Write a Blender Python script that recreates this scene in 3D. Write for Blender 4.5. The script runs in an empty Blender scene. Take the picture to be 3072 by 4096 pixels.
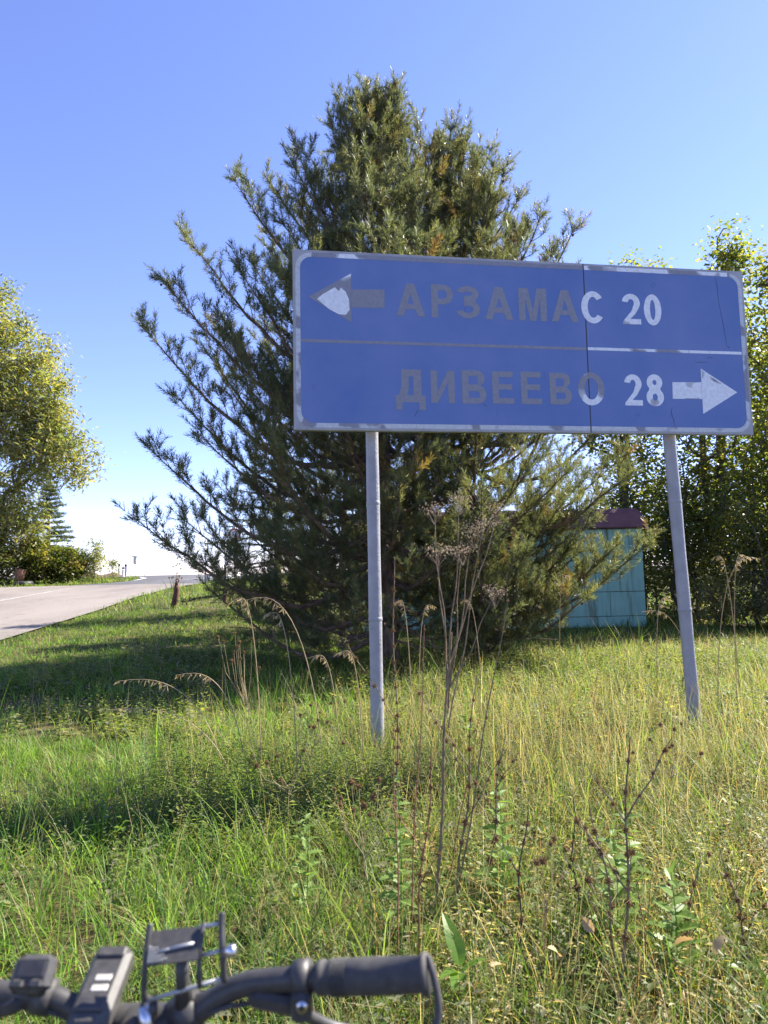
import bpy, math, random
import numpy as np
from mathutils import Vector, Matrix

rad = math.radians
sc = bpy.context.scene
col = sc.collection
rng = np.random.default_rng(7)
random.seed(7)

# ------------------------------------------------------------------ camera
cd = bpy.data.cameras.new('camera')
cam = bpy.data.objects.new('camera', cd); col.objects.link(cam)
cd.sensor_fit = 'VERTICAL'; cd.sensor_height = 36.0; cd.lens = 24.0
cd.clip_start = 0.02; cd.clip_end = 3000
cam.matrix_world = (Matrix.Translation((0, 0, 1.4)) @ Matrix.Rotation(rad(95.2), 4, 'X')
                    @ Matrix.Rotation(rad(-1.17), 4, 'Z'))
cd.dof.use_dof = True; cd.dof.focus_distance = 5.6; cd.dof.aperture_fstop = 5.5
sc.camera = cam

# ------------------------------------------------------------------ sky, sun, exposure
SUN_AZ, SUN_EL = 61.0, 42.0          # degrees clockwise from +Y, above the horizon
w = bpy.data.worlds.new('World'); sc.world = w; w.use_nodes = True
wn = w.node_tree.nodes; wl = w.node_tree.links
sky = wn.new('ShaderNodeTexSky'); sky.sky_type = 'NISHITA'; sky.sun_disc = False
sky.sun_elevation = rad(SUN_EL); sky.sun_rotation = rad(SUN_AZ)
sky.air_density = 1.0; sky.dust_density = 0.15; sky.ozone_density = 6.5; sky.altitude = 1200
wb = wn.new('ShaderNodeMix'); wb.data_type = 'RGBA'; wb.blend_type = 'MULTIPLY'; wb.inputs['Factor'].default_value = 1
wb.inputs['B'].default_value = (1.15, 0.90, 1.03, 1)      # the phone's cool white balance
wl.new(sky.outputs[0], wb.inputs['A']); wl.new(wb.outputs['Result'], wn['Background'].inputs[0])
wn['Background'].inputs[1].default_value = 0.094
sd = bpy.data.lights.new('sun', 'SUN'); sun = bpy.data.objects.new('sun', sd); col.objects.link(sun)
sd.energy = 4.6; sd.angle = rad(0.53); sd.color = (1.0, 0.93, 0.82)
sv = Vector((math.sin(rad(SUN_AZ)) * math.cos(rad(SUN_EL)), math.cos(rad(SUN_AZ)) * math.cos(rad(SUN_EL)), math.sin(rad(SUN_EL))))
sun.rotation_euler = sv.to_track_quat('Z', 'Y').to_euler(); sun.location = (20, 20, 30)
sc.view_settings.view_transform = 'Standard'; sc.view_settings.look = 'None'
sc.view_settings.gamma = 1.0; sc.view_settings.use_curve_mapping = False
sc.view_settings.exposure = 1.85
sc.cycles.max_bounces = 8; sc.cycles.diffuse_bounces = 4; sc.cycles.transmission_bounces = 6
sc.cycles.transparent_max_bounces = 8

# ------------------------------------------------------------------ terrain function
def _ramp(t, w_):
    return np.where(t < -w_, 0.0, np.where(t > w_, t, (t + w_) ** 2 / (4 * w_)))
def _sm(a, b, x):
    t = np.clip((x - a) / (b - a), 0, 1); return t * t * (3 - 2 * t)
def rise(y):
    y = np.asarray(y, float)
    return 0.036 * (_ramp(y - 5, 3) - _ramp(y - 52, 8)) - 0.012 * (_ramp(y - 62, 6) - _ramp(y - 160, 20))
def gz(x, y):
    x = np.asarray(x, float)
    return rise(y) * (1 - _sm(-3.6, -0.4, x) * (1 - _sm(30, 45, np.asarray(y, float))))
def G(x, y): return float(gz(x, y))
_np = rng.uniform(-1, 1, (8, 4))
def wob(x, y, f=1.0):
    """smooth noise about -1..1"""
    s = 0
    for i, (a, b, c, d) in enumerate(_np):
        k = f * (0.5 + 0.33 * i)
        s = s + np.sin(k * (a * x + b * y) * 2.2 + c * 9 + i) * np.cos(k * (d * x - a * y) * 1.7 + b * 7) / (1 + 0.25 * i)
    return s / 3.0

# ------------------------------------------------------------------ helpers
class MB:
    def __init__(s): s.v = []; s.f = []; s.n = 0; s.c = []; s.usec = False
    def add(s, v, f, c=None):
        v = np.asarray(v, float).reshape(-1, 3); s.v.append(v)
        for q in f: s.f.append(tuple(int(i) + s.n for i in q))
        if c is not None:
            c = np.asarray(c, float); s.usec = True
            s.c.append(np.broadcast_to(c, (len(v), 3)))
        s.n += len(v)
    def box(s, c, size, rot=None, bev=0.0):
        x, y, z = np.array(size) / 2
        if bev <= 0:
            v = np.array([(i, j, k) for k in (-z, z) for j in (-y, y) for i in (-x, x)])
            f = [(0, 2, 3, 1), (4, 5, 7, 6), (0, 1, 5, 4), (2, 6, 7, 3), (0, 4, 6, 2), (1, 3, 7, 5)]
        else:
            b = min(bev, x * .95, y * .95, z * .95)
            v = []
            for k, bb in ((-z, 0), (-z + b, 1), (z - b, 1), (z, 0)):
                X, Y = (x - (0 if bb else b)), (y - (0 if bb else b))
                for (px, py) in ((-X + b, -Y), (X - b, -Y), (X, -Y + b), (X, Y - b), (X - b, Y), (-X + b, Y), (-X, Y - b), (-X, -Y + b)):
                    v.append((px, py, k))
            v = np.array(v)
            f = [tuple(range(7, -1, -1)), tuple(range(24, 32))]
            for l in range(3):
                for i in range(8):
                    j = (i + 1) % 8
                    f.append((l * 8 + i, l * 8 + j, l * 8 + 8 + j, l * 8 + 8 + i))
        if rot is not None: v = v @ np.array(rot.to_3x3() if isinstance(rot, Matrix) else rot).T
        s.add(v + np.array(c), f)
    def tube(s, pts, r, n=8, cap=True, c=None):
        P = np.asarray(pts, float); m = len(P)
        R = np.broadcast_to(np.asarray(r, float), (m,))
        T = np.gradient(P, axis=0); T /= np.linalg.norm(T, axis=1)[:, None] + 1e-12
        ref = np.array([0., 0, 1]) if abs(T[0][2]) < 0.9 else np.array([1., 0, 0])
        u = np.cross(T[0], ref); u /= np.linalg.norm(u)
        vs = []
        a = np.arange(n) * 2 * math.pi / n
        for i in range(m):
            u = u - T[i] * (u @ T[i]); u /= np.linalg.norm(u) + 1e-12
            w_ = np.cross(T[i], u)
            vs.append(P[i] + R[i] * (np.cos(a)[:, None] * u + np.sin(a)[:, None] * w_))
        f = []
        for i in range(m - 1):
            for k in range(n):
                q = (k + 1) % n
                f.append((i * n + k, i * n + q, i * n + n + q, i * n + n + k))
        if cap: f.append(tuple(range(n - 1, -1, -1))); f.append(tuple(range((m - 1) * n, m * n)))
        s.add(np.concatenate(vs), f, c)
    def build(s, name, mat, parent=None, smooth=False):
        me = bpy.data.meshes.new(name)
        V = np.concatenate(s.v) if s.v else np.zeros((0, 3))
        me.from_pydata(V.tolist(), [], s.f)
        if s.usec:
            at = me.color_attributes.new('Col', 'FLOAT_COLOR', 'POINT')
            C4 = np.ones((len(V), 4)); C4[:, :3] = np.concatenate(s.c); at.data.foreach_set('color', C4.ravel())
        me.update()
        return link(name, me, mat, parent, smooth)

def link(name, me, mat, parent=None, smooth=False):
    if mat is not None and len(me.materials) == 0: me.materials.append(mat)
    if smooth: me.shade_smooth()
    o = bpy.data.objects.new(name, me); col.objects.link(o)
    if parent is not None: o.parent = parent
    return o
def np_mesh(name, V, F, mat, parent=None, C=None, smooth=False):
    """V (N,3); F (M,k) uniform polygons"""
    me = bpy.data.meshes.new(name)
    M_, k = F.shape
    me.vertices.add(len(V)); me.vertices.foreach_set('co', np.asarray(V, np.float32).ravel())
    me.loops.add(M_ * k); me.loops.foreach_set('vertex_index', F.astype(np.int32).ravel())
    me.polygons.add(M_)
    me.polygons.foreach_set('loop_start', np.arange(0, M_ * k, k, dtype=np.int32))
    me.update(calc_edges=True)
    if C is not None:
        at = me.color_attributes.new('Col', 'FLOAT_COLOR', 'POINT')
        C4 = np.ones((len(V), 4), np.float32); C4[:, :3] = C
        at.data.foreach_set('color', C4.ravel())
    return link(name, me, mat, parent, smooth)
def thing(name, label, cat, loc=(0, 0, 0), rz=0, group=None):
    o = bpy.data.objects.new(name, None); col.objects.link(o); o.empty_display_size = 0.1
    o.location = loc; o.rotation_euler = (0, 0, rz)
    return tag(o, label, cat, group)
def tag(o, label=None, cat=None, group=None, kind=None):
    if label: o['label'] = label
    if cat: o['category'] = cat
    if group: o['group'] = group
    if kind: o['kind'] = kind
    return o
def nrm(a): return a / (np.linalg.norm(a, axis=-1, keepdims=True) + 1e-12)

# ------------------------------------------------------------------ materials
def mat(name):
    m = bpy.data.materials.new(name); m.use_nodes = True
    nt = m.node_tree; return m, nt.nodes, nt.links, nt.nodes['Principled BSDF']
def nz(n, l, scale, detail=4, coord='Object', rough=0.6, vec=None, stretch=None):
    t = n.new('ShaderNodeTexNoise'); t.inputs['Scale'].default_value = scale
    t.inputs['Detail'].default_value = detail; t.inputs['Roughness'].default_value = rough
    tc = n.new('ShaderNodeTexCoord'); src = tc.outputs[coord]
    if stretch:
        mp = n.new('ShaderNodeMapping'); mp.inputs['Scale'].default_value = stretch
        l.new(src, mp.inputs[0]); src = mp.outputs[0]
    l.new(src, t.inputs['Vector']); return t
def ramp(n, l, fac, stops):
    r = n.new('ShaderNodeValToRGB'); e = r.color_ramp.elements
    while len(e) < len(stops): e.new(0.5)
    for q, (p, c) in zip(e, stops):
        q.position = p; q.color = (*c, 1) if len(c) == 3 else c
    l.new(fac, r.inputs[0]); return r
def bump(n, l, b, fac, strength, dist=0.01):
    k = n.new('ShaderNodeBump'); k.inputs['Strength'].default_value = strength; k.inputs['Distance'].default_value = dist
    l.new(fac, k.inputs['Height']); l.new(k.outputs[0], b.inputs['Normal'])
def noisy(name, stops, scale, rough=0.8, metal=0.0, bstr=0.0, bscale=None, bdist=0.01, spec=0.5, stretch=None, detail=5):
    m, n, l, b = mat(name)
    t = nz(n, l, scale, detail, stretch=stretch)
    l.new(ramp(n, l, t.outputs[0], stops).outputs[0], b.inputs['Base Color'])
    b.inputs['Roughness'].default_value = rough; b.inputs['Metallic'].default_value = metal
    b.inputs['Specular IOR Level'].default_value = spec
    if bstr:
        t2 = nz(n, l, bscale or scale, 6, stretch=stretch); bump(n, l, b, t2.outputs[0], bstr, bdist)
    return m
def foliage(name, transl=0.45, rough=0.5, spec=0.4, fixed=None, tint=(1.25, 1.3, 0.6)):
    m, n, l, b = mat(name)
    b.inputs['Roughness'].default_value = rough; b.inputs['Specular IOR Level'].default_value = spec
    tr = n.new('ShaderNodeBsdfTranslucent'); mx = n.new('ShaderNodeMixShader'); mx.inputs[0].default_value = transl
    if fixed is None:
        a = n.new('ShaderNodeAttribute'); a.attribute_name = 'Col'; src = a.outputs['Color']
    else:
        t = nz(n, l, 6, 3); src = ramp(n, l, t.outputs[0], [(0.3, tuple(c * .75 for c in fixed)), (0.7, tuple(min(1, c * 1.25) for c in fixed))]).outputs[0]
    l.new(src, b.inputs['Base Color'])
    mu = n.new('ShaderNodeMix'); mu.data_type = 'RGBA'; mu.blend_type = 'MULTIPLY'; mu.inputs['Factor'].default_value = 1
    l.new(src, mu.inputs['A']); mu.inputs['B'].default_value = (*tint, 1)
    l.new(mu.outputs['Result'], tr.inputs['Color'])
    l.new(b.outputs[0], mx.inputs[1]); l.new(tr.outputs[0], mx.inputs[2])
    l.new(mx.outputs[0], n['Material Output'].inputs['Surface'])
    return m
M = {}
M['grass'] = foliage('grass_blade', 0.5, 0.5, 0.3, tint=(1.42, 1.45, 0.8))
M['needle'] = foliage('pine_needle', 0.52, 0.42, 0.4, tint=(1.45, 1.38, 0.75))
M['leaf'] = foliage('tree_leaf', 0.55, 0.45, 0.4, tint=(1.5, 1.5, 0.55))
M['dry'] = noisy('dry_stem', [(0.3, (0.10, 0.06, 0.035)), (0.7, (0.27, 0.20, 0.12))], 20, 0.8)
M['straw'] = foliage('straw', 0.35, 0.6, 0.3, fixed=(0.42, 0.34, 0.20), tint=(1.1, 1.0, 0.8))
M['fluff'] = foliage('dry_fluff', 0.4, 0.8, 0.1, fixed=(0.33, 0.27, 0.21), tint=(1.1, 1.0, 0.9))
M['burr'] = foliage('burr_head', 0.25, 0.8, 0.1, fixed=(0.17, 0.11, 0.055), tint=(1.3, 1.0, 0.7))
M['redstem'] = noisy('red_stem', [(0.3, (0.16, 0.06, 0.04)), (0.7, (0.30, 0.13, 0.07))], 15, 0.7)
M['bark'] = noisy('pine_bark', [(0.3, (0.06, 0.042, 0.032)), (0.6, (0.19, 0.135, 0.10)), (0.75, (0.30, 0.22, 0.16))], 9, 0.9, 0, 1.0, 22, 0.03, 0.2, stretch=(1, 1, 0.4))
M['bark2'] = noisy('grey_bark', [(0.3, (0.05, 0.042, 0.036)), (0.7, (0.17, 0.15, 0.13))], 7, 0.9, 0, 0.8, 25, 0.02, 0.2, stretch=(1, 1, 0.3))
M['cone'] = noisy('pine_cone', [(0.3, (0.05, 0.03, 0.02)), (0.7, (0.13, 0.085, 0.055))], 60, 0.8, 0, 0.8, 120, 0.01)
M['soil'] = None

def soil_mat():
    m, n, l, b = mat('soil_and_thatch')
    t = nz(n, l, 1.3, 8); t2 = nz(n, l, 14, 8)
    r1 = ramp(n, l, t.outputs[0], [(0.35, (0.05, 0.065, 0.02)), (0.52, (0.085, 0.085, 0.03)), (0.66, (0.13, 0.105, 0.055))])
    r2 = ramp(n, l, t2.outputs[0], [(0.3, (0.45, 0.45, 0.42)), (0.7, (1.25, 1.2, 1.1))])
    mu = n.new('ShaderNodeMix'); mu.data_type = 'RGBA'; mu.blend_type = 'MULTIPLY'; mu.inputs['Factor'].default_value = 1
    l.new(r1.outputs[0], mu.inputs['A']); l.new(r2.outputs[0], mu.inputs['B']); l.new(mu.outputs['Result'], b.inputs['Base Color'])
    b.inputs['Roughness'].default_value = 0.95; b.inputs['Specular IOR Level'].default_value = 0.1
    bump(n, l, b, t2.outputs[0], 1.0, 0.05); return m
M['soil'] = soil_mat()
def asphalt_mat(name, lo, hi, patch):
    m, n, l, b = mat(name)
    t = nz(n, l, 0.45, 6, stretch=(1, 0.35, 1)); t2 = nz(n, l, 45, 4); t3 = nz(n, l, 2.2, 6)
    r1 = ramp(n, l, t.outputs[0], [(0.3, lo), (0.65, hi)])
    r2 = ramp(n, l, t2.outputs[0], [(0.3, (0.7, 0.7, 0.7)), (0.7, (1.25, 1.25, 1.25))])
    r3 = ramp(n, l, t3.outputs[0], [(0.28, patch), (0.42, (1, 1, 1))])
    mu = n.new('ShaderNodeMix'); mu.data_type = 'RGBA'; mu.blend_type = 'MULTIPLY'; mu.inputs['Factor'].default_value = 1
    mu2 = n.new('ShaderNodeMix'); mu2.data_type = 'RGBA'; mu2.blend_type = 'MULTIPLY'; mu2.inputs['Factor'].default_value = 1
    l.new(r1.outputs[0], mu.inputs['A']); l.new(r2.outputs[0], mu.inputs['B'])
    l.new(mu.outputs['Result'], mu2.inputs['A']); l.new(r3.outputs[0], mu2.inputs['B']); l.new(mu2.outputs['Result'], b.inputs['Base Color'])
    b.inputs['Roughness'].default_value = 0.85; b.inputs['Specular IOR Level'].default_value = 0.25
    bump(n, l, b, t2.outputs[0], 0.5, 0.01); return m
M['asph_old'] = asphalt_mat('old_pale_asphalt', (0.165, 0.144, 0.125), (0.24, 0.21, 0.182), (0.6, 0.58, 0.56))
M['asph'] = asphalt_mat('dark_asphalt', (0.075, 0.075, 0.08), (0.12, 0.118, 0.12), (0.85, 0.85, 0.85))
M['paint'] = noisy('worn_road_paint', [(0.42, (0.24, 0.225, 0.21)), (0.60, (0.55, 0.55, 0.53))], 9, 0.7)
M['white'] = noisy('white_paint', [(0.3, (0.62, 0.62, 0.6)), (0.7, (0.8, 0.8, 0.78))], 8, 0.6)
M['black'] = noisy('black_paint', [(0.3, (0.02, 0.02, 0.02)), (0.7, (0.04, 0.04, 0.04))], 8, 0.6)
M['rust'] = noisy('rusty_iron', [(0.3, (0.05, 0.022, 0.016)), (0.6, (0.13, 0.055, 0.035)), (0.8, (0.20, 0.10, 0.06))], 10, 0.9, 0, 0.8, 40, 0.01)
M['rust2'] = noisy('orange_rust', [(0.3, (0.16, 0.07, 0.035)), (0.7, (0.34, 0.17, 0.09))], 6, 0.9, 0, 0.6, 30, 0.01)
M['steel'] = noisy('galvanised_steel', [(0.3, (0.30, 0.31, 0.32)), (0.7, (0.46, 0.47, 0.48))], 8, 0.45, 0.6)
M['concrete'] = noisy('pale_concrete', [(0.3, (0.5, 0.49, 0.47)), (0.7, (0.68, 0.67, 0.65))], 5, 0.85)
M['dirt'] = noisy('bare_earth', [(0.3, (0.07, 0.045, 0.03)), (0.7, (0.17, 0.115, 0.08))], 3, 0.95, 0, 1, 8, 0.1)

# ------------------------------------------------------------------ ground
def grid_axis(segs):
    a = []
    for (s, e, st) in segs: a += list(np.arange(s, e, st))
    a.append(segs[-1][1]); return np.array(a)
gx = grid_axis([(-900, -200, 70), (-200, -60, 14), (-60, -28, 3), (-28, 14, 0.5), (14, 40, 2.5), (40, 200, 16), (200, 900, 70)])
gy = grid_axis([(-300, -40, 26), (-40, -4, 3), (-4, 30, 0.5), (30, 72, 0.8), (72, 140, 5), (140, 400, 26), (400, 1500, 110)])
X, Y = np.meshgrid(gx, gy, indexing='ij')
near = np.exp(-((np.hypot(X, Y - 8)) / 18) ** 2)
Z = gz(X, Y) - 0.045 + 0.028 * wob(X, Y, 0.8) * near
nx_, ny_ = len(gx), len(gy)
I = np.arange(nx_ * ny_).reshape(nx_, ny_)
F = np.stack([I[:-1, :-1], I[1:, :-1], I[1:, 1:], I[:-1, 1:]], -1).reshape(-1, 4)
tag(np_mesh('ground', np.stack([X, Y, Z], -1).reshape(-1, 3), F, M['soil'], smooth=True), kind='structure')

# ------------------------------------------------------------------ roads
def strip_sheet(rows, lift, name, m, parent=None):
    """rows: list of (left(x,y), right(x,y)); sheet draped on the terrain"""
    rows = np.array(rows, float); L = []; nsub = 10
    for a, b in zip(rows[:-1], rows[1:]):
        for t in np.linspace(0, 1, 9)[:-1]: L.append(a * (1 - t) + b * t)
    L.append(rows[-1]); L = np.array(L)
    s = np.linspace(0, 1, nsub + 1)
    P = L[:, None, 0, :] * (1 - s)[None, :, None] + L[:, None, 1, :] * s[None, :, None]
    Zs = gz(P[..., 0], P[..., 1]) + lift
    V = np.concatenate([P, Zs[..., None]], -1).reshape(-1, 3)
    I = np.arange(len(L) * (nsub + 1)).reshape(len(L), nsub + 1)
    F = np.stack([I[:-1, :-1], I[:-1, 1:], I[1:, 1:], I[1:, :-1]], -1).reshape(-1, 4)
    return np_mesh(name, V, F, m, parent, smooth=True)
R_EDGE = [(-6.9, -30), (-7.0, 0), (-7.2, 9), (-7.35, 13.1), (-7.7, 15.7), (-8.3, 19.9), (-9.3, 25.6), (-9.9, 31.7), (-9.7, 36), (-9.2, 40.5)]
side = strip_sheet([((-40, y), (x, y)) if y < 35 else (((-15.9, y) if y < 40 else (-15.3, y)), (x, y)) for (x, y) in R_EDGE[:8]]
                   + [((-40, 34.3), (-9.8, 34.3))], 0.006, 'side_road', M['asph_old'])
tag(side, kind='structure')
mouth = strip_sheet([((-40, 34.3), (-9.8, 34.3)), ((-40, 35.3), (-9.7, 35.3)), ((-20.5, 36.2), (-9.65, 36.6))], 0.0055, 'road_mouth', M['asph_old'])
tag(mouth, kind='structure')
neck = strip_sheet([((-16.6, 36.3), (-9.65, 36.3)), ((-15.5, 38.5), (-9.5, 38.5)), ((-15.3, 41), (-9.2, 41)), ((-15.9, 44.5), (-7.5, 43.0)), ((-17.4, 48.4), (-2, 45.5))], 0.009, 'main_road', M['asph'])
tag(neck, kind='structure')
mainr = strip_sheet([((-120, 53.5), (-120, 61)), ((-60, 51.5), (-60, 59.5)), ((-30, 49.6), (-30, 58)), ((-17.4, 48.3), (-17.4, 57)), ((-2, 45.2), (-2, 55)), ((20, 42.5), (22, 52)), ((60, 40), (62, 49))], 0.012, 'crossing_road', M['asph'])
tag(mainr, kind='structure')
def line(pts, wdt, name, lift, parent):
    P = np.array(pts, float); T = nrm(np.gradient(P, axis=0)); N_ = np.stack([-T[:, 1], T[:, 0]], -1) * wdt / 2
    return strip_sheet(list(zip(P + N_, P - N_)), lift, name, M['paint'], parent)
line([(-11.5, -20), (-11.9, 5), (-12.9, 18), (-14.0, 25), (-14.9, 30.5), (-15.1, 33)], 0.10, 'edge_line', 0.012, side)
line([(-15.2, 41.4), (-15.6, 44.5), (-17.0, 47.6), (-19.5, 49.3), (-24, 50.3), (-32, 51.2)], 0.28, 'edge_line', 0.022, mainr)
line([(-12.4, 40.6), (-10.6, 44.2), (-8.0, 46.8), (-4, 48.2)], 0.2, 'edge_line', 0.022, mainr)
line([(-60, 55.5), (-30, 53.9), (-17.4, 52.7), (-2, 50.2), (20, 47)], 0.2, 'centre_line', 0.022, mainr)

# ------------------------------------------------------------------ grass
def on_road(x, y):
    ex = np.interp(y, [p[1] for p in R_EDGE], [p[0] for p in R_EDGE])
    r1 = (x < ex) & (y < 36.0)
    lx = np.interp(y, [36, 38.5, 41, 44.5, 48.4], [-16.6, -15.5, -15.3, -15.9, -17.4])
    rx = np.interp(y, [36, 41, 43, 45.5], [-9.65, -9.2, -7.5, -2])
    r2 = (x > lx) & (x < rx) & (y >= 36) & (y < 58)
    by = np.interp(x, [-120, -60, -30, -17.4, -2, 20, 60], [53.5, 51.5, 49.6, 48.3, 45.2, 42.5, 40])
    return r1 | r2 | ((y > by) & (y < by + 9.6))
def blades(base, H, az, lean, wd, C, nseg=3, curl=None):
    """vectorised curling blades: the angle from the vertical grows from root to tip. base (N,3)"""
    N_ = len(base); d = np.stack([np.cos(az), np.sin(az), np.zeros(N_)], -1)
    tw = rng.uniform(-0.9, 0.9, N_)
    side_ = np.stack([-np.sin(az + tw), np.cos(az + tw), np.zeros(N_)], -1)
    k_ = rng.gamma(2.4, 0.85, N_) if curl is None else curl
    V = []; P = base.copy(); st = H / nseg
    for i in range(nseg + 1):
        t = i / nseg
        wv = wd * (1 - t ** 1.7) * (0.8 + 0.9 * t * (1 - t))
        if t < 1: V += [P - side_ * wv[:, None], P + side_ * wv[:, None]]
        else: V.append(P)
        ang = lean + np.minimum(k_, 2.7) * (t + 0.5 / nseg) ** 1.5
        P = P + (d * np.sin(ang)[:, None] + np.array([0, 0, 1.]) * np.cos(ang)[:, None]) * st[:, None]
    V = np.stack(V, 1); k = V.shape[1]; o = (np.arange(N_) * k)[:, None]
    T = []
    for i in range(nseg - 1):
        a = 2 * i
        T += [o + np.array([a, a + 1, a + 3]), o + np.array([a, a + 3, a + 2])]
    a = 2 * (nseg - 1); T.append(o + np.array([a, a + 1, a + 2]))
    F = np.concatenate(T); shade = np.repeat(C[:, None, :], k, 1)
    return V.reshape(-1, 3), F, shade.reshape(-1, 3)
PAL_G = np.array([(0.12, 0.195, 0.03), (0.09, 0.16, 0.03), (0.17, 0.24, 0.045), (0.07, 0.12, 0.03), (0.20, 0.255, 0.065)])
PAL_S = np.array([(0.40, 0.33, 0.18), (0.32, 0.25, 0.13), (0.47, 0.41, 0.26), (0.28, 0.25, 0.11), (0.34, 0.22, 0.11)])
def dryness(x, y):
    """share of straw among the blades"""
    d = 0.12 + 0.30 * _sm(-1.2, 1.2, x) + 0.22 * wob(x, y, 1.1) * _sm(-3, 0.5, x)
    return np.clip(d * (1 - 0.6 * _sm(11, 16, y)), 0.05, 0.72)
def scatter(n, x0, x1, y0, y1, keep=None):
    x = rng.uniform(x0, x1, n); y = rng.uniform(y0, y1, n)
    k = ~on_road(x, y)
    if keep is not None: k &= keep(x, y)
    return x[k], y[k]
def meadow(parts, name, label, m=None):
    V = []; F = []; C = []; o = 0
    for v, f, c in parts: V.append(v); F.append(f + o); C.append(c); o += len(v)
    ob = np_mesh(name, np.concatenate(V), np.concatenate(F), m or M['grass'], C=np.concatenate(C))
    return tag(ob, label, 'grass', kind='stuff')
def make_patch(n, x0, x1, y0, y1, hf, wd, nseg, keep=None, dens_noise=0.6, dry=None, leanr=(0.02, 0.55), clump=True):
    x, y = scatter(n, x0, x1, y0, y1, keep)
    hole = (wob(x, y, 2.3) + 0.6 * wob(x + 7, y, 5.1)) > -0.20 + 0.5 * (rng.random(len(x)) - .5); x, y = x[hole | (y > 13)], y[hole | (y > 13)]
    if clump:   # tussocks: pull blades towards random centres
        cx = rng.uniform(x0, x1, max(4, len(x) // 45)); cy = rng.uniform(y0, y1, len(cx))
        idx = rng.integers(0, len(cx), len(x)); use = (rng.random(len(x)) < 0.62)
        sg = (0.055 if nseg > 2 else 0.12) * rng.uniform(.5, 1.6, len(cx))[idx]
        x2 = np.where(use, cx[idx] + rng.normal(0, 1, len(x)) * sg, x); y2 = np.where(use, cy[idx] + rng.normal(0, 1, len(x)) * sg, y)
        ok = ~on_road(x2, y2)
        if keep is not None: ok &= keep(x2, y2)
        x, y, idx, use = x2[ok], y2[ok], idx[ok], use[ok]
        tint = rng.random(len(cx))[idx] * use + rng.random(len(x)) * ~use
        azr = np.where(use, np.arctan2(y - cy[idx], x - cx[idx]) + rng.normal(0, .5, len(x)), rng.uniform(0, 6.283, len(x))); hm = np.where(use, (rng.uniform(.5, 1.3, len(cx)) * np.where(rng.random(len(cx)) < .18, 1.8, 1))[idx], .7)
    else: tint = rng.random(len(x)); azr = rng.uniform(0, 6.283, len(x)); hm = 1.0
    n_ = len(x); base = np.stack([x, y, gz(x, y) - 0.06], -1)
    H = hf(x, y) * (0.35 + rng.gamma(3.0, 0.27, n_)) * hm + 0.05
    dr = dryness(x, y) if dry is None else np.full(n_, dry)
    isd = rng.random(n_) < dr
    C = np.where(isd[:, None], PAL_S[rng.integers(0, 5, n_)], PAL_G[np.minimum(4, (tint * 5).astype(int))])
    C = C * rng.uniform(0.75, 1.25, (n_, 1)); lime = (_sm(0.2, -1.0, x) * (y < 13))[:, None] * (~isd)[:, None]; C = C * (1 + lime * np.array([.12, .28, .05]))
    W_ = wd * rng.uniform(0.45, 1.35, n_) * np.where(isd, 0.55, 1)
    return blades(base, H, azr, rng.uniform(*leanr, n_), W_, C, nseg)
def h_near(x, y):
    h = 0.155 + 0.06 * wob(x, y, 0.9) + 0.04 * wob(x, y + 3, 3.1)
    h = h - 0.10 * _sm(-1.0, -2.6, x) * _sm(4, 7, y)           # shorter towards the road
    h = h + 0.025 * _sm(-0.5, 0.8, x)
    return np.clip(h, 0.07, 0.28)
def h_far(x, y):
    return np.clip(h_near(x, y) * (1 - 0.45 * _sm(9, 14, y)) - 0.06 * _sm(-3, -6, x), 0.07, 0.4)
view = lambda x, y: (np.abs(x) < 0.62 * y + 1.3)
nb = lambda x, y: view(x, y) & ~((np.abs(x + 0.257) < 0.12) & (y < 1.6))
meadow([make_patch(150000, -4.9, 4.9, 1.35, 6.0, h_near, 0.0029, 3, nb)], 'meadow_grass', 'tangled green and straw meadow grass in front of the road sign')
meadow([make_patch(120000, -8.6, 8.6, 6.0, 12.0, h_far, 0.0046, 2, view),
        make_patch(70000, -10.5, 12, 12.0, 19.5, h_far, 0.0075, 2, lambda x, y: view(x, y) & ((x < -0.5) | (y < 17.2) | (x > 6.6)))],
       'verge_grass', 'grass of the verge between the pines and the road')
meadow([make_patch(38000, -13, 0, 19.5, 46, lambda x, y: 0.16 + 0.06 * wob(x, y, .5), 0.013, 2, None, dry=0.14),
        make_patch(34000, -42, -15, 35.6, 54, lambda x, y: 0.15 + 0.05 * wob(x, y, .5), 0.021, 2, lambda x, y: (x < -0.36 * y + 3.5), dry=0.12),
        make_patch(12000, 6, 26, 17, 34, lambda x, y: 0.3 + 0.05 * wob(x, y, .5), 0.018, 2, None, dry=0.3)],
       'roadside_grass', 'short bright grass along the far road edges')

# dry culms standing above the grass (uncountable)
def culms(n, x0, x1, y0, y1, h0, h1, wd, keep):
    x, y = scatter(n, x0, x1, y0, y1, keep); n_ = len(x)
    k = rng.random(n_) < np.clip(dryness(x, y) * 1.6, 0, 1); x, y = x[k], y[k]; n_ = len(x)
    base = np.stack([x, y, gz(x, y) - 0.05], -1)
    C = PAL_S[rng.integers(0, 5, n_)] * rng.uniform(0.7, 1.2, (n_, 1))
    return blades(base, rng.uniform(h0, h1, n_), rng.uniform(0, 6.283, n_), rng.uniform(0.02, 0.45, n_), wd * rng.uniform(.6, 1.2, n_), C, 3, rng.uniform(0, .7, n_))
meadow([culms(11000, -4.5, 4.9, 1.6, 6, 0.2, 0.52, 0.0015, nb), culms(3600, -1.9, 3.6, 4.2, 7.2, .25, .75, .0017, view), culms(7000, -7, 8, 6, 13, 0.16, 0.46, 0.0022, view)],
       'dry_grass_stalks', 'thin dry straw stalks standing among the green meadow grass')

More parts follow.
